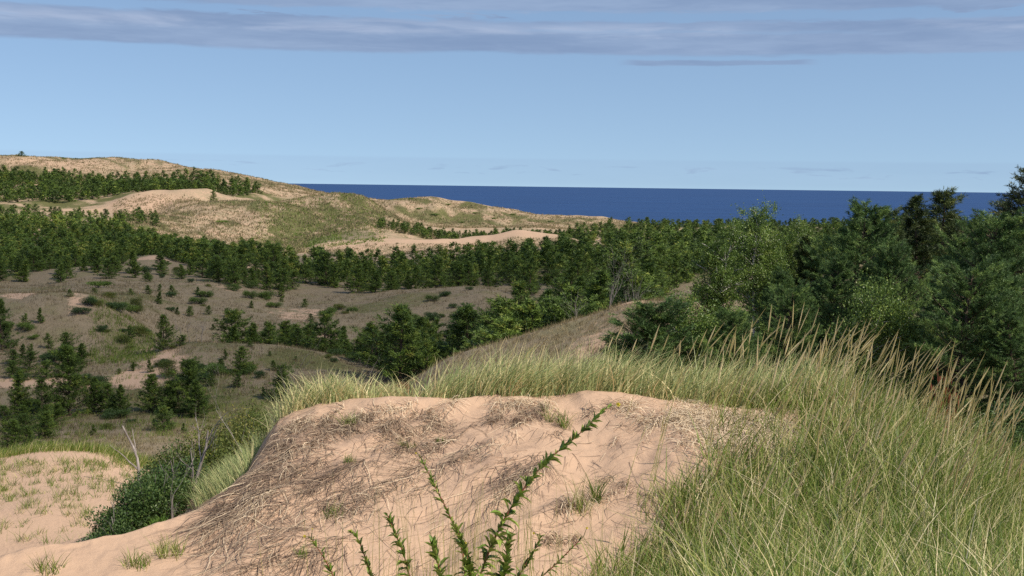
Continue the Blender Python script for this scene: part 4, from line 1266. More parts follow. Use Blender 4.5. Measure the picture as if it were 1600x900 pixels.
# low dark junipers along far dunes
JB = make_bush(420, 2.6, .9, 900, .16, 'pine', lumps=8, twigs=0)
jr = np.random.default_rng(8)
jspots = [(335, 583, 'bright green low spreading bush on the olive brown rise', 2.6, 1.0, 'p')]
x, y, z = spot(335, 586)
put_tree('low_bush', [('stems', BUSH[0][0]), ('foliage', BUSH[2][1])], (x, y, z), 0, (1.25, 1.0, .8), 'bright green low spreading bush on the olive brown rise', 'bush')
x, y, z = spot(262, 590)
put_tree('low_bush', [('stems', BUSH[0][0]), ('foliage', BUSH[1][1])], (x, y, z), 0, (1.3, 1.2, 1.0), 'yellowish bush above the sandy streak below the grassy hump', 'bush')
x, y, z = spot(213, 489)
put_tree('low_bush', [('stems', BUSH[0][0]), ('foliage', BUSH[1][1])], (x, y, z), 0, (1.2, 1.2, 1.2), 'yellow green bush leaning on the heath behind the grassy hump', 'bush')
x, y, z = spot(150, 450)
put_tree('low_bush', [('stems', JB[0]), ('foliage', JB[1])], (x, y, z), 0, (1.5, .8, 1.0), 'flat bright bush at the near edge of the left wood', 'bush')
farb = [(345, 388, 1.2), (680, 560, 1.3), (655, 570, 1.0), (640, 590, 1.1), (700, 590, 1.0), (740, 570, .9), (800, 575, 1.0), (860, 560, 1.1), (912, 585, .9), (720, 548, 1.0), (770, 560, .9)]
farb.sort()
for i, (px, d, s) in enumerate(farb):
    x, y, z = spot(px, d=d)
    put_tree('low_bush', [('stems', JB[0]), ('foliage', JB[1])], (x, y, z - .2), i, (s * 1.5, s * 1.2, s * 1.1), f'dark dot of a bush on the pale far dunes, {ORD[i]} from the left', 'bush', 'dark bushes dotted on the far dunes')
rim = []
for i in range(60):
    px = jr.uniform(95, 430); d = jr.uniform(676, 694)
    x, y, z = spot(px, d=d)
    s = jr.uniform(.4, .8)
    put_tree('low_bush', [('stems', JB[0]), ('foliage', JB[1])], (x, y, z - .2), jr.uniform(0, 6), (s * 1.8, s * 1.4, s * .9), 'tiny dark bush along the skyline of the far left dune', 'bush', 'bushes along the far skyline')

# --- gully shrubs between the two near dunes
gully = [
    (160, 10.9, 0, .50, .55, 'shrub', .026, 'lowest of the dark shrubs in the gully, bottom left', 822),
    (192, 11.3, 0, .62, .75, 'shrub', .028, 'dark leafy shrub just above the lowest one in the gully', 782),
    (232, 11.6, 0, .72, 1.0, 'shrub', .028, 'tallest dark green shrub in the gully below the bare branches', 736),
    (272, 12.4, 0, .75, 1.0, 'shrub', .030, 'dark shrub right of the tallest one in the gully', 718),
    (312, 14.5, 0, 1.1, 1.25, 'olive', .034, 'olive shrub with grey twigs at the head of the gully', 680),
    (350, 17.0, 0, 1.4, 1.7, 'olive', .036, 'tall loose olive shrub right of the bare forked branches', 650),
    (398, 18.5, 0, 1.3, 1.75, 'olive', .036, 'yellow green shrub beside the eroded dune lip', 636),
    (292, 16.5, 0, 1.2, 1.2, 'shrub', .034, 'dark shrub in the gully behind the olive ones', 690),
]
for i, (px, d, dz, w, h, mt, lf, lb, top_) in enumerate(gully):
    x, y, z = spot(px, d=d)
    hh = max(float(slope(px, top_)[1]) * d - z, .4)
    st, fo = make_bush(430 + i, w, hh, int(min(22000 * w * w * hh + 6000, 34000)), lf, mt, lumps=26, twigs=26, aspect=.5)
    put_tree('gully_shrub', [('stems', st), ('foliage', fo)], (x, y, z), 0, 1.0, lb, 'shrub')
for px, d, tp, w, lb in ((226, 10.2, 828, .36, 'bright green feathery plant left of its twin below the gully shrubs'), (258, 10.4, 812, .34, 'bright green feathery plant nearest the sand slope')):
    x, y, z = spot(px, d=d)
    hh = max(float(slope(px, tp)[1]) * d - z, .25)
    st, fo = make_bush(450 + px, w, hh, 1500, .05, 'fresh', lumps=12, twigs=20, aspect=.14, up=1.2, twigmat='redstem')
    put_tree('feathery_plant', [('stems', st), ('foliage', fo)], (x, y, z), 0, 1.0, lb, 'wild plant')
snags = [(214, 30, 642, 730, .05, 1, (0.0, 0), 'white bare pole of a dead sapling behind the left sand mound', 520, 2),
         (290, 12.2, 628, 790, .026, 3, (.08, 0), 'bare grey forked branches rising from the gully shrubs', 521, 4),
         (274, 12.4, 680, 800, .026, 2, (.0, 0), 'shorter bare grey stick left of the forked branches', 522, 3),
         (345, 16, 620, 780, .022, 3, (.35, 0), 'leaning bundle of bare twigs above the olive shrubs', 523, 6),
         (395, 17.5, 612, 760, .022, 3, (.45, 0), 'bare twigs leaning right beside the crest grass', 524, 6),
         (188, 11, 765, 900, .012, 2, (0, 0), 'thin dead stem left of the tallest dark shrub', 525, 3),
         (262, 11.2, 735, 860, .012, 3, (.2, 0), 'grey dead branches poking through the tallest dark shrub', 526, 5)]
for px, d, top, foot, r0, lev, ln, lb, sd, kids in snags:
    x, y, z = spot(px, d=d)
    hh = float(slope(px, top)[1]) * d - z
    me = make_snag(sd, max(hh, .5) * .95, .35, r0, lev, kids, ln, .10)
    put_tree('dead_branches' if kids > 2 else 'dead_sapling', [('branches' if kids > 2 else 'trunk', me)], (x, y, z), 0, 1.0, lb, 'dead tree')
# ------------------------------------------------------------------ grass, roots and wild flowers
gr = np.random.default_rng(17)


def crest_y(x):
    return np.interp(x, [-14, -8, -5, -3.4, -2.1, -1, 1.3, 3, 4.5, 7, 14], [9, 10, 10.6, 11.2, 12, 12.3, 12.6, 12.4, 11.5, 10.5, 9])


def add_stuff(name, V, Fq, tint, mat, label, cat):
    o = link(name, foliage_mesh(name, V, Fq, tint, MAT[mat]))
    return tag(o, label, cat, kind='stuff')


def clumped(x0, x1, y0, y1, n, clump=.12, per=9):
    """roots gathered into tussocks"""
    m = n // per
    cx = gr.uniform(x0, x1, m); cy = gr.uniform(y0, y1, m)
    s = clump * gr.uniform(.4, 1.4, m)
    x = np.repeat(cx, per) + gr.normal(0, 1, m * per) * np.repeat(s, per)
    y = np.repeat(cy, per) + gr.normal(0, 1, m * per) * np.repeat(s, per)
    ct = np.repeat(gr.normal(0, 1, m), per)
    return x, y, ct


def right_grass():
    x, y, ct = clumped(-1.2, 8.5, 4.6, 14.2, 150000, .065, 11)
    z = ground_z(x, y)
    px, py = project(x, y, z)
    edge = np.interp(py, [600, 632, 700, 760, 830, 900, 1000, 1200], [1115, 1135, 1122, 1082, 1012, 935, 840, 680])
    edge = edge + 60 * vnoise(x / .35, y / .5)
    dens = sm(px - edge, -30, 60) * (.55 + .45 * sm(px - edge, 60, 300))
    dens *= .65 + .7 * vnoise(x / .7 + 5, y / .9) + .3
    # trodden pale patch near the top
    dens *= 1 - .85 * np.exp(-(((px - 1195) / 95)**2 + ((py - 690) / 50)**2)**2)
    keep = (gr.random(len(x)) < dens) & (px < 1760) & (y < crest_y(x) + 1.3) & (py < 1150)
    x, y, z, ct, px, py = x[keep], y[keep], z[keep], ct[keep], px[keep], py[keep]
    n = len(x)
    h = gr.uniform(.22, .74, n) * (1 + .12 * ct) * np.interp(px - np.interp(py, [600, 760, 900], [1150, 1110, 960]), [-20, 200], [.6, 1])
    az = gr.normal(.15, 1.5, n) + .5 * ct
    lean = np.abs(gr.normal(.28, .26, n)); curl = np.abs(gr.normal(.28, .34, n))
    w = gr.uniform(.004, .0125, n)
    V, Fq = blades(np.stack([x, y, z - .02], -1), h, az, lean, curl, w, 4, gr.uniform(-.8, .8, n))
    t = np.where(gr.random(n) < .27, gr.uniform(.6, 1.0, n), gr.normal(.28, .18, n)) + .08 * ct
    add_stuff('dune_grass', V, Fq, np.repeat(t, 4), 'grass', 'tall green and straw dune grass covering the right side of the near dune', 'grass')
    print('right blades', n)


right_grass()


def crest_grass():
    x = []; y = []; c = []
    a, b, ct = clumped(-2.35, 3.2, 11.9, 14.3, 42000, .07, 10)
    off = b - crest_y(a)
    dens = sm(off, .05, .35) * (1 - sm(off, 1.3, 1.7)) * (.7 + .9 * vnoise(a / .5, b / .6 + 3))
    dens *= 1 - .45 * sm(-a, .75, .95) * (1 - sm(-a, 1.15, 1.5))
    keep = gr.random(len(a)) < dens
    x, y, ct = a[keep], b[keep], ct[keep]
    z = ground_z(x, y)
    n = len(x)
    h = np.interp(x, [-2.3, -1.9, -1.3, -.9, -.4, .3, 1.2, 1.8, 3.2], [.30, .36, .26, .34, .46, .52, .50, .50, .62]) * gr.uniform(.5, 1.3, n) * (1 + .1 * ct)
    az = gr.normal(.1, .95, n)
    lean = np.abs(gr.normal(.34, .25, n)); curl = np.abs(gr.normal(.38, .32, n))
    left = x < -1.0
    az = np.where(left, gr.uniform(0, 6.28, n), az)
    V, Fq = blades(np.stack([x, y, z - .02], -1), h, az, lean, curl, gr.uniform(.005, .012, n), 4, gr.uniform(-.6, .6, n))
    t = np.where(gr.random(n) < .32, gr.uniform(.6, 1, n), gr.normal(.38, .18, n) + .1 * left + .06 * ct)
    add_stuff('marram_grass', V, Fq, np.repeat(t, 4), 'bluegrass', 'wind bent blue green marram grass along the crest behind the sand', 'grass')
    print('crest', n)


crest_grass()


def seed_heads():
    n0 = 3300
    x = gr.uniform(-.2, 8.0, n0); y = gr.uniform(6.5, 14.0, n0)
    z = ground_z(x, y); px, py = project(x, y, z)
    dens = np.interp(px, [950, 1040, 1100, 1180, 1280, 1560, 1700], [0, .12, .3, .5, .9, .9, .7]) * sm(y, 7.0, 10.5) * (y < crest_y(x) + 1.4)
    k = gr.random(n0) < dens * .85
    x, y, z = x[k], y[k], z[k]
    # a few along the crest further left
    m = 46
    xa = gr.uniform(-.9, 2.2, m); ya = crest_y(xa) + gr.uniform(.3, 1.4, m)
    x = np.concatenate([x, xa]); y = np.concatenate([y, ya]); z = ground_z(x, y)
    n = len(x)
    h = gr.uniform(.62, 1.12, n) * np.where(gr.random(n) < .12, 1.18, 1); h[-m:] *= .7
    az = gr.normal(.1, .5, n); lean = np.abs(gr.normal(.26, .22, n)); curl = np.abs(gr.normal(.06, .09, n))
    # stalk
    V1, F1 = blades(np.stack([x, y, z], -1), h, az, lean, curl, np.full(n, .005), 4, gr.uniform(-.3, .3, n))
    # head: a spindle on the last quarter, made of two crossed tapering strips with a full outline
    segs = 6
    ts = np.linspace(.76, 1.03, segs + 1)[None]
    prof = np.array([.25, .75, 1, .95, .8, .5, .12])[None]
    out = lean[:, None] * ts + curl[:, None] * ts**2.2
    upz = ts * np.sqrt(np.maximum(1 - (lean[:, None] * .8)**2, .1)) - .32 * curl[:, None] * ts**3
    P = np.stack([x[:, None] + np.cos(az)[:, None] * out * h[:, None], y[:, None] + np.sin(az)[:, None] * out * h[:, None], z[:, None] + upz * h[:, None]], -1)
    wd = gr.uniform(.010, .016, n)[:, None] * prof
    VV = [V1]; FF = [F1]; off = len(V1)
    for a in (0.0, 1.1, -1.1):
        d = np.array([math.cos(a), math.sin(a), 0])
        Vh = np.stack([P - d * wd[..., None] / 2, P + d * wd[..., None] / 2], 2).reshape(-1, 3)
        b = (np.arange(n) * (segs + 1) * 2)[:, None]; k2 = np.arange(segs)[None] * 2
        Fh = np.stack([b + k2, b + k2 + 1, b + k2 + 3, b + k2 + 2], -1).reshape(-1, 4) + off
        VV.append(Vh); FF.append(Fh); off += len(Vh)
    tt = gr.uniform(.80, 1.0, n)
    T = np.concatenate([np.repeat(gr.uniform(.5, .8, n), 4)] + [np.repeat(tt, segs)] * 3)
    add_stuff('grass_seed_heads', np.vstack(VV), np.vstack(FF), T, 'grass', 'pale straw seed heads on tall stalks rising above the dune grass', 'seed heads')
    print('heads', n)


seed_heads()


def fibres(x, y, az, L, turn, w, lift, seg=6, drift=0.0):
    n = len(x)
    P = []
    cx, cy = x.copy(), y.copy(); a = az.copy()
    arch = gr.uniform(0, 1, n) * lift
    for k in range(seg + 1):
        P.append(np.stack([cx, cy, ground_z(cx, cy) + .006 + arch * np.sin(PI * k / seg) + .3 * arch * vnoise(cx * 20, cy * 20)], -1))
        a = a + gr.normal(0, 1, n) * turn + drift
        cx = cx + np.cos(a) * L / seg; cy = cy + np.sin(a) * L / seg
    P = np.stack(P, 1)
    wa = az + PI / 2
    wd = np.stack([np.cos(wa), np.sin(wa), gr.uniform(-.6, .6, n)], -1)[:, None]
    ww = (w[:, None] * np.linspace(1, .4, seg + 1)[None])[..., None] / 2
    V = np.stack([P - wd * ww, P + wd * ww], 2).reshape(-1, 3)
    b = (np.arange(n) * (seg + 1) * 2)[:, None]; k = np.arange(seg)[None] * 2
    return V, np.stack([b + k, b + k + 1, b + k + 3, b + k + 2], -1).reshape(-1, 4)


def roots():
    VV = []; FF = []; TT = []; off = 0
    DOWN = math.atan2(-.88, -.47)
    # (px, py, spread px, spread py, count, length, tint, tangle)
    mats = [
        (470, 668, 35, 14, 900, .22, .5, 1), (440, 700, 20, 22, 900, .35, .38, .6), (415, 740, 20, 24, 900, .45, .42, .28), (395, 790, 26, 26, 650, .5, .46, .22),
        (362, 836, 22, 24, 260, .5, .5, .2), (500, 690, 50, 22, 900, .3, .5, .7), (545, 665, 45, 14, 800, .25, .42, 1), (600, 672, 40, 14, 700, .25, .45, 1),
        (650, 655, 50, 12, 600, .22, .42, 1), (700, 662, 40, 16, 500, .3, .5, .6), (790, 655, 60, 14, 900, .22, .42, .9), (850, 650, 40, 12, 500, .2, .5, .9),
        (875, 668, 16, 14, 300, .2, .35, .8), (480, 740, 28, 24, 700, .4, .46, .28), (460, 800, 30, 30, 420, .45, .5, .22), (420, 850, 34, 26, 280, .45, .5, .2),
        (540, 745, 16, 26, 500, .45, .34, .2), (610, 700, 40, 16, 400, .3, .5, .5), (575, 765, 40, 20, 400, .4, .4, .3), (640, 745, 40, 20, 300, .4, .42, .3),
        (700, 710, 60, 16, 260, .4, .5, .3), (820, 735, 34, 14, 700, .4, .40, .25), (790, 760, 24, 10, 250, .35, .4, .25), (550, 795, 24, 14, 260, .3, .42, .6),
        (890, 800, 22, 22, 500, .22, .5, 1), (905, 790, 14, 10, 260, .2, .6, 1), (870, 840, 16, 16, 220, .2, .4, 1), (730, 690, 90, 30, 300, .4, .45, .3),
        (500, 860, 60, 26, 300, .4, .4, .25), (640, 700, 120, 40, 500, .35, .48, .35), (1050, 650, 50, 14, 900, .25, .78, .9), (1110, 660, 50, 20, 900, .25, .85, .8),
        (1180, 680, 75, 26, 9000, .32, .92, .9), (1225, 725, 60, 26, 5000, .30, .85, .9), (1100, 655, 60, 16, 3500, .28, .9, .9), (1000, 690, 60, 30, 200, .2, .6, .8), (1060, 780, 70, 50, 500, .22, .62, .8),
        (960, 760, 50, 40, 200, .18, .5, .8), (600, 640, 90, 5, 500, .2, .8, .8), (800, 634, 140, 4, 800, .2, .85, .8), (1000, 634, 70, 5, 500, .2, .85, .8),
        (520, 655, 60, 6, 500, .2, .65, .9), (380, 790, 10, 22, 350, .5, .32, .15), (345, 800, 14, 8, 200, .2, .3, .8),
    ]
    for (px, py, sx, sy, n, L, t, tg) in mats:
        n = int(n * (.5 if t > .8 else .34))
        # each mat is made of smaller locks
        m = max(4, n // 34)
        lx = gr.normal(px, sx * .55, m); ly = gr.normal(py, sy * .55, m)
        li = gr.integers(0, m, n)
        qx = lx[li] + gr.normal(0, 3.6, n); qy = ly[li] + gr.normal(0, 2.0, n)
        qy = np.maximum(qy, 628 if px > 560 else 645)
        x, y, z = hit(qx, qy, 5, 24)
        ok = np.isfinite(y) & (y < 15)
        x, y = x[ok], y[ok]; li = li[ok]; k = len(x)
        if k == 0: continue
        run = gr.uniform(-.5, .5, k) * (1.3 - .9 * min(tg, 1)) * L * 1.6
        x = x - math.cos(DOWN) * run; y = y - math.sin(DOWN) * run
        la = gr.normal(DOWN, .12 + .5 * tg, m)[li]
        az = la + gr.normal(0, .22 + .9 * tg, k)
        lt = gr.normal(0, .09, m)[li]
        dist = gr.uniform(.3, 1.2, k) * L
        V, Fq = fibres(x, y, az, dist, .16 + .30 * tg, gr.uniform(.003, .008, k), .018 + .05 * tg * min(1, L / .25))
        VV.append(V); FF.append(Fq + off); off += len(V)
        TT.append(np.repeat(np.clip(t + .13 + 1.4 * lt + gr.normal(0, .20, k), 0, 1), 6))
    # loose straws strewn down the face
    n = 2600
    qx = gr.uniform(330, 1120, n); qy = gr.uniform(640, 900, n)
    kk = gr.random(n) < np.interp(qx + (qy - 640) * .8, [400, 800, 1150], [1, .55, .2])
    x, y, z = hit(qx[kk], qy[kk], 5, 24)
    ok = np.isfinite(y) & (y < 15); x, y = x[ok], y[ok]; k = len(x)
    V, Fq = fibres(x, y, gr.normal(DOWN, .45, k), gr.uniform(.05, .45, k)**1.0, .08, gr.uniform(.002, .0055, k), .015)
    VV.append(V); FF.append(Fq + off); off += len(V)
    TT.append(np.repeat(np.clip(gr.choice([.2, .4, .85], k, p=[.4, .35, .25]) + gr.normal(0, .08, k), 0, 1), 6))
    V = np.vstack(VV)
    add_stuff('dead_grass_roots', V, np.vstack(FF), np.concatenate(TT), 'straw', 'tangled brown and grey dead roots and straw strewn over the eroded sand face', 'dead grass')
    print('fibres', len(V) // 14)


roots()


def scatter_blades(name, regions, mat, label, cat):
    VV = []; FF = []; TT = []; off = 0
    for (px0, px1, d0, d1, n, h0, h1, w, tm, ts, per, sp_) in regions:
        m = n // per
        px = gr.uniform(px0, px1, m); d = np.exp(gr.uniform(math.log(d0), math.log(d1), m))
        s, _ = slope(px, 450)
        x = np.repeat(s * d, per) + gr.normal(0, sp_, m * per); y = np.repeat(d, per) + gr.normal(0, sp_, m * per)
        z = ground_z(x, y); k = len(x)
        h = gr.uniform(h0, h1, k) * np.repeat(gr.uniform(.6, 1.2, m), per)
        if name == 'heath_grass':
            h = h * np.where(brown_at(x, y) > .3 + .2 * gr.random(k), 1, .02)
        dr = unit(np.stack([gr.normal(.15, .45, k), gr.normal(0, .45, k), np.ones(k)], -1))
        c = np.stack([x, y, z - .02], -1)
        side = np.stack([np.cos(gr.uniform(-.8, .8, k)), gr.uniform(-.6, .6, k), np.zeros(k)], -1)
        V = np.stack([c - side * w / 2, c + side * w / 2, c + dr * h[:, None]], 1).reshape(-1, 3)
        VV.append(V); FF.append(np.arange(len(V)).reshape(-1, 3) + off); off += len(V)
        TT.append(np.clip(np.repeat(gr.normal(tm, ts, m), per) + gr.normal(0, .05, k), 0, 1))
    add_stuff(name, np.vstack(VV), np.vstack(FF), np.concatenate(TT), mat, label, cat)


# px0, px1, depth0, depth1, count, height range, width, tint, its spread, blades per tuft, tuft size
scatter_blades('heath_grass', [
    (560, 1100, 42, 72, 42000, .10, .34, .018, .5, .2, 8, .10),
    (-40, 640, 50, 84, 36000, .12, .38, .020, .45, .15, 8, .13),
    (-40, 700, 84, 122, 30000, .15, .42, .035, .45, .18, 7, .2),
    (-40, 850, 122, 172, 26000, .15, .45, .05, .48, .18, 6, .25),
], 'heath', 'short brown dry heath grass over the mid distance dunes', 'dry grass')
scatter_blades('far_dune_grass', [
    (180, 480, 330, 470, 24000, .3, .9, .22, .50, .2, 4, .4),
    (480, 680, 372, 470, 12000, .3, .9, .22, .50, .2, 4, .4),
    (480, 900, 318, 338, 7000, .2, .6, .16, .25, .15, 4, .4),
    (480, 1000, 500, 600, 22000, .3, 1.0, .28, .55, .2, 4, .5),
    (-40, 600, 560, 690, 30000, .3, 1.0, .30, .55, .2, 4, .5),
], 'dunestraw', 'olive and straw tufts of grass speckling the far dunes', 'grass')
scatter_blades('slope_grass', [
    (400, 600, 340, 460, 9000, .3, .8, .20, .25, .14, 4, .4),
    (-40, 420, 64, 100, 7000, .2, .5, .03, .35, .12, 8, .15),
    (140, 240, 98, 116, 4000, .25, .6, .04, .32, .1, 8, .2),
    (1000, 1620, 16, 40, 26000, .3, .7, .016, .35, .14, 10, .15),
], 'grass', 'green grass in patches on the nearer slopes', 'grass')


def left_mound():
    VV = []; FF = []; TT = []; off = 0
    # thick grass behind the crest of the left mound
    x, y, ct = clumped(-19, -6, 32.5, 38.5, 52000, .16, 10)
    z = ground_z(x, y); px, py = project(x, y, z)
    dens = sm(y + 1.2 * vnoise(x / 1.5, 0 * y), 33.2, 34.2) * (1 - sm(px, 250, 330))
    k = gr.random(len(x)) < dens
    x, y, z, ct = x[k], y[k], z[k], ct[k]; n = len(x)
    V, Fq = blades(np.stack([x, y, z - .02], -1), gr.uniform(.15, .40, n) * (1 + .15 * ct), gr.normal(0, 1.2, n), np.abs(gr.normal(.22, .16, n)), np.abs(gr.normal(.22, .2, n)), gr.uniform(.007, .014, n), 3)
    VV.append(V); FF.append(Fq + off); off += len(V); TT.append(np.repeat(np.where(gr.random(n) < .2, gr.uniform(.6, .9, n), gr.normal(.30, .14, n)), 3))
    # sparse tufts on its face
    m = 700
    px = gr.uniform(-60, 330, m); py = 722 + 170 * gr.random(m)**1.5
    keep = gr.random(m) < np.interp(py, [720, 760, 800, 850, 890], [1, .85, .5, .25, .06]) * np.interp(px, [-60, 200, 330], [1, .9, .5])
    x, y, z = hit(px[keep], py[keep], 14, 40)
    ok = np.isfinite(y) & (y > 15); x, y = x[ok], y[ok]; m = len(x)
    per = 16
    dead = np.repeat(gr.random(m) < .4, per)
    xx = np.repeat(x, per) + gr.normal(0, .07, m * per); yy = np.repeat(y, per) + gr.normal(0, .07, m * per)
    n = len(xx)
    V, Fq = blades(np.stack([xx, yy, ground_z(xx, yy) - .01], -1), gr.uniform(.08, .34, n) * np.repeat(gr.uniform(.6, 1.3, m), per), gr.uniform(0, 6.28, n), np.abs(gr.normal(.3, .2, n)) + .3 * dead, np.abs(gr.normal(.3, .2, n)), gr.uniform(.006, .012, n), 3)
    VV.append(V); FF.append(Fq + off); off += len(V); TT.append(np.repeat(np.where(dead, gr.uniform(.0, .12, n) * 2 + gr.choice([0, .55], n), gr.normal(.28, .15, n)), 3))
    add_stuff('mound_grass', np.vstack(VV), np.vstack(FF), np.concatenate(TT), 'grass', 'green grass on the crest and thin tufts down the face of the left sand mound', 'grass')


left_mound()


def tuft(px, py, n, h, spread, label, tint=.35, mat='grass', d=None, width=.005, lean=.3, az=None, name='grass_tuft'):
    if d is None:
        x, y, z = hit(px, py, 5, 24)
    else:
        x, y, z = at_depth(np.array([float(px)]), np.array([float(d)]))
    ox, oy, oz = float(x[0]), float(y[0]), float(z[0])
    xx = np.clip(gr.normal(0, spread, n), -1.6 * spread, 1.6 * spread); yy = np.clip(gr.normal(0, spread, n), -1.6 * spread, 1.6 * spread)
    zz = ground_z(ox + xx, oy + yy) - oz
    a = gr.uniform(0, 6.28, n) if az is None else gr.normal(az, .7, n)
    V, Fq = blades(np.stack([xx, yy, zz - .01], -1), gr.uniform(.45, 1.1, n) * h, a, np.abs(gr.normal(lean, .15, n)), np.abs(gr.normal(.25, .2, n)), gr.uniform(.7, 1.3, n) * width, 4)
    t = np.where(gr.random(n) < .2, gr.uniform(.6, 1, n), gr.normal(tint, .1, n))
    o = link(name, foliage_mesh(name, V, Fq, np.repeat(t, 4), MAT[mat]), loc=(ox, oy, oz))
    tag(o, label, 'grass tuft')


tuft(932, 785, 60, .30, .02, 'small upright bright green tuft on the sand right of the long primrose stem', .22)
tuft(905, 800, 40, .34, .05, 'sparse tuft with bent blades beside the grey straw on the sand', .35)
tuft(520, 806, 70, .12, .04, 'low green tuft low on the sand face at left', .3, width=.004)
tuft(546, 722, 60, .10, .03, 'tiny green tuft among the roots below the left lip', .3, width=.004)
tuft(640, 700, 50, .14, .04, 'thin green tuft leaning down the root streaks', .38, width=.004, lean=.6, az=-2)
tuft(688, 692, 40, .07, .03, 'dark little green tuft high on the sand face', .15, width=.008)
tuft(880, 668, 60, .22, .04, 'green tuft near the primrose tip below the crest', .3)
tuft(858, 660, 30, .24, .02, 'tuft of thin upright stalks just below the crest', .4, width=.004)
tuft(472, 870, 40, .10, .02, 'small green tuft at the bottom of the sand face', .3)
tuft(545, 665, 60, .18, .05, 'green tuft on the lip left of the root tangle', .35)
tuft(215, 884, 90, .14, .05, 'greenish tuft at the bottom left where the gully meets the sand', .4, width=.005)
tuft(262, 868, 110, .18, .06, 'olive tuft at the lower end of the sand slope beside the feathery plants', .45, width=.005)
tuft(75, 893, 60, .16, .05, 'green tuft in the bottom left corner of the bare sand', .3)
tuft(1040, 790, 140, .26, .14, 'yellowish low tuft at the edge between sand and tall grass', .42)
tuft(350, 758, 1100, .30, .14, 'thick pale green grass clump overhanging the left lip of the near dune', .5, 'bluegrass', d=11.6, lean=.35, az=2.6)
tuft(376, 735, 800, .26, .12, 'pale green grass clump behind the overhanging one', .48, 'bluegrass', d=12.2, lean=.3, az=2.2)


# --- evening primroses
def primrose(pts, d0, d1, dens, label, leaf=.05, flowers=(), bare=.25, wid=.30, seed=0):
    r = np.random.default_rng(900 + seed)
    pts = np.array(pts, float)
    # control points: stem seen against the sand, at real depths d0 (foot) to d1 (tip)
    dd = np.linspace(d0, d1, len(pts))
    s, t = slope(pts[:, 0], pts[:, 1])
    P = np.stack([s * dd, dd, t * dd], -1)
    foot = P[0].copy(); foot[0] += (P[0, 0] - P[1, 0]) * .35; foot[2] = float(ground_z(foot[0], foot[1])) - .03
    P = np.vstack([foot, P])
    L = np.concatenate([[0], np.cumsum(np.linalg.norm(np.diff(P, axis=0), axis=1))])
    u = np.linspace(0, L[-1], 40)
    S = pchip(L, P, u)
    org = S[0] + [0, 0, .03]
    S = S - org
    tb = Tubes(); ts = np.linspace(0, 1, 40)
    tb.add(S, .0065 * (1 - ts) + .0022, 6)
    n = int(L[-1] * dens * .62)
    q = bare + (1 - bare) * np.sort(r.random(n)) ** .9
    q = np.clip(q + 0, 0, .995)
    C = np.stack([np.interp(q, ts, S[:, k]) for k in range(3)], -1)
    T = unit(np.gradient(S, axis=0)); Tq = np.stack([np.interp(q, ts, T[:, k]) for k in range(3)], -1)
    ang = np.arange(n) * 2.4 + r.normal(0, 1.0, n)
    a = unit(np.cross(Tq, [0, 1.0, .1])); b = np.cross(Tq, a)
    rad = a * np.cos(ang)[:, None] + b * np.sin(ang)[:, None]
    upw = (np.interp(q, [0, .5, 1], [.2, .9, 1.7]) * r.uniform(.5, 1.5, n))[:, None]
    D = unit(rad + Tq * upw + r.normal(0, .28, (n, 3)))
    Lf = leaf * 1.22 * np.interp(q, [0, bare, .6, .95, 1], [1.7, 1.7, 1.15, .8, .5]) * r.uniform(.5, 1.35, n)
    side = unit(np.cross(D, Tq) + 1e-6); nrm = np.cross(side, D)
    W = (Lf * wid * 1.15 * r.uniform(.8, 1.2, n))[:, None]; Lc = Lf[:, None]
    droop = -np.array([0, 0, 1.0]) * Lc * (np.interp(q, [0, .5, 1], [.55, .25, .02]) * r.uniform(.2, 2.0, n))[:, None]
    base = C; m1 = C + D * Lc * .35 + droop * .1; m2 = C + D * Lc * .7 + droop * .45; tip = C + D * Lc + droop
    fold = nrm * W * .35
    V = np.stack([base, m1 - side * W * .5 + fold, m1, m1 + side * W * .5 + fold, m2 - side * W * .38 + fold, m2, m2 + side * W * .38 + fold, tip], 1).reshape(-1, 3)
    b0 = (np.arange(n) * 8)[:, None]
    quads = np.stack([b0 + np.array([[1, 2, 5, 4]]), b0 + np.array([[2, 3, 6, 5]])], 1).reshape(-1, 4)
    trs = np.stack([b0 + np.array([[0, 2, 1]]), b0 + np.array([[0, 3, 2]]), b0 + np.array([[4, 5, 7]]), b0 + np.array([[5, 6, 7]])], 1).reshape(-1, 3)
    flat = np.concatenate([quads.reshape(-1), trs.reshape(-1)])
    nper = np.concatenate([np.full(len(quads), 4), np.full(len(trs), 3)]).astype(np.int32)
    tl = np.clip(np.where(r.random(n) < .12, .95, r.normal(.5, .2, n)), 0, 1)
    tint = np.concatenate([np.repeat(tl, 2), np.repeat(tl, 4)])
    root = bpy.data.objects.new('evening_primrose', None); COL.objects.link(root)
    root.location = org
    tag(root, label, 'wild flower', 'evening primroses on the near sand')
    link('stem', tb.mesh('stem', MAT['redstem']), root)
    link('leaves', mesh_np('leaves', V, flat, MAT['primrose'], {'tint': ('FACE', tint)}, nper=nper), root)
    for (fx, fy, fs) in flowers:
        s_, t_ = slope(fx, fy)
        c = np.array([float(s_) * d1, d1, float(t_) * d1]) - org
        k = 10
        an = np.arange(k) * 2 * PI / 5 + (np.arange(k) // 5) * .5
        dv = np.stack([np.cos(an), np.full(k, -.45), np.sin(an) * .8 + .3], -1)
        Vp, Fp = leaves(np.repeat(c[None], k, 0), unit(dv), np.full(k, fs), np.full(k, fs * 1.0), r)
        fo = link('flower', foliage_mesh('flower', Vp, Fp, r.uniform(0, 1, k), MAT['petal']), root)
        # thin stalk joining the bloom to the stem
        tq = Tubes(); tq.add(np.array([S[-1], (S[-1] + c) / 2 + [0, 0, .004], c]), [.002, .0018, .0016], 4)
        link('stalk', tq.mesh('stalk', MAT['primrose']), fo)


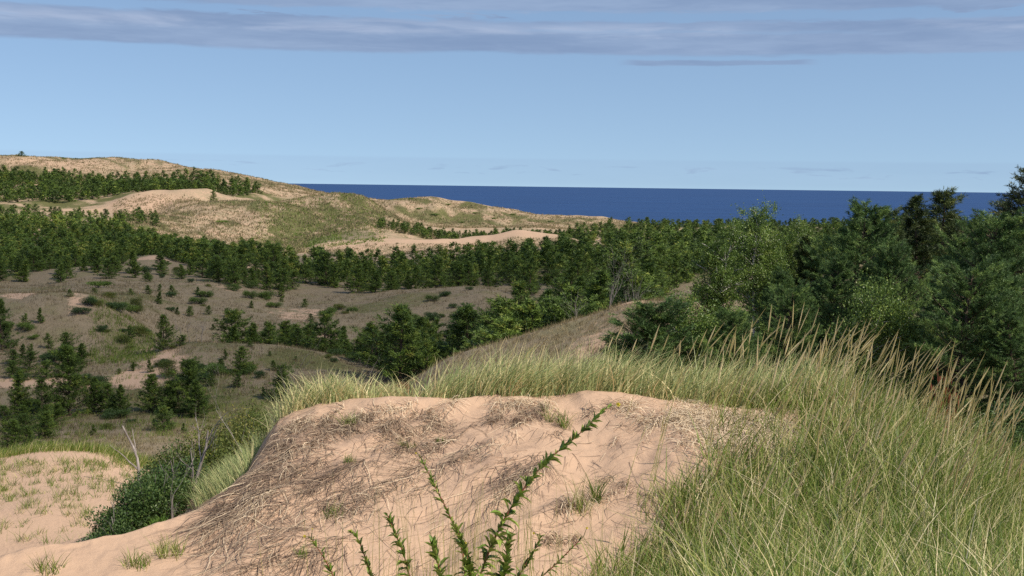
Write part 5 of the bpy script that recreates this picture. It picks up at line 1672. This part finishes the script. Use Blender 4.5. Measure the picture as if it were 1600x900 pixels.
primrose([(735, 960), (757, 880), (790, 808), (850, 725), (903, 680), (938, 646), (950, 636)], 7.4, 7.7, 170, 'longest evening primrose, leaning right up to the dune crest with a yellow bloom', .058, [(966, 632, .017)], .2, .30, 1)
primrose([(740, 1000), (722, 860), (700, 800), (682, 765), (664, 728), (656, 712)], 7.5, 7.6, 120, 'thin evening primrose leaning left with pale buds at its tip', .045, [(650, 708, .008)], .3, .26, 2)
primrose([(655, 1000), (645, 925), (632, 870), (612, 820), (604, 802)], 7.0, 7.0, 190, 'leafy evening primrose spike left of the thin leaning one', .05, [], .2, .28, 3)
primrose([(600, 1000), (585, 925), (570, 870), (556, 838), (548, 830)], 7.1, 7.1, 180, 'short evening primrose spike second from the left', .045, [(548, 829, .007)], .2, .28, 4)
primrose([(560, 1000), (525, 910), (508, 875), (492, 850), (487, 842)], 7.0, 7.0, 180, 'leftmost evening primrose spike with a yellow bloom at its tip', .042, [(476, 838, .011), (488, 826, .006)], .2, .28, 5)
primrose([(790, 1000), (800, 930), (822, 880), (840, 850), (845, 838)], 7.2, 7.2, 170, 'evening primrose below the leaning stem with a pale yellow bud', .045, [(834, 833, .009)], .2, .28, 6)
primrose([(800, 1010), (830, 920), (870, 880), (900, 850), (912, 838)], 7.4, 7.5, 120, 'evening primrose leaning right at the edge of the tall grass', .04, [(917, 825, .010)], .25, .25, 7)
primrose([(745, 1000), (738, 920), (730, 870), (712, 822)], 6.8, 6.8, 300, 'bushy leafy evening primrose at the bottom beside the red stem', .062, [(728, 848, .008)], .1, .32, 8)
primrose([(700, 1010), (692, 920), (676, 845)], 6.6, 6.6, 280, 'broad leaved evening primrose at the bottom edge', .06, [], .1, .34, 9)
primrose([(760, 1010), (782, 920), (796, 838)], 6.9, 6.9, 280, 'broad leaved evening primrose right of the bushy one', .06, [], .1, .34, 10)

# thin upright stalks around the primroses
def stalks():
    n = 260
    px = gr.normal(760, 110, n); d = gr.uniform(6.8, 8.8, n)
    s, _ = slope(px, 450)
    x = s * d; y = d; z = ground_z(x, y)
    V, Fq = blades(np.stack([x, y, z], -1), gr.uniform(.35, .95, n), gr.uniform(0, 6.28, n), np.abs(gr.normal(.06, .06, n)), np.abs(gr.normal(.04, .06, n)), gr.uniform(.0022, .0042, n), 5, gr.uniform(-.2, .2, n))
    add_stuff('dry_stalks', V, Fq, np.repeat(gr.uniform(.35, .9, n), 5), 'grass', 'thin dry upright stalks among the evening primroses', 'dry stalks')


stalks()
print('objects', len(SC.objects))
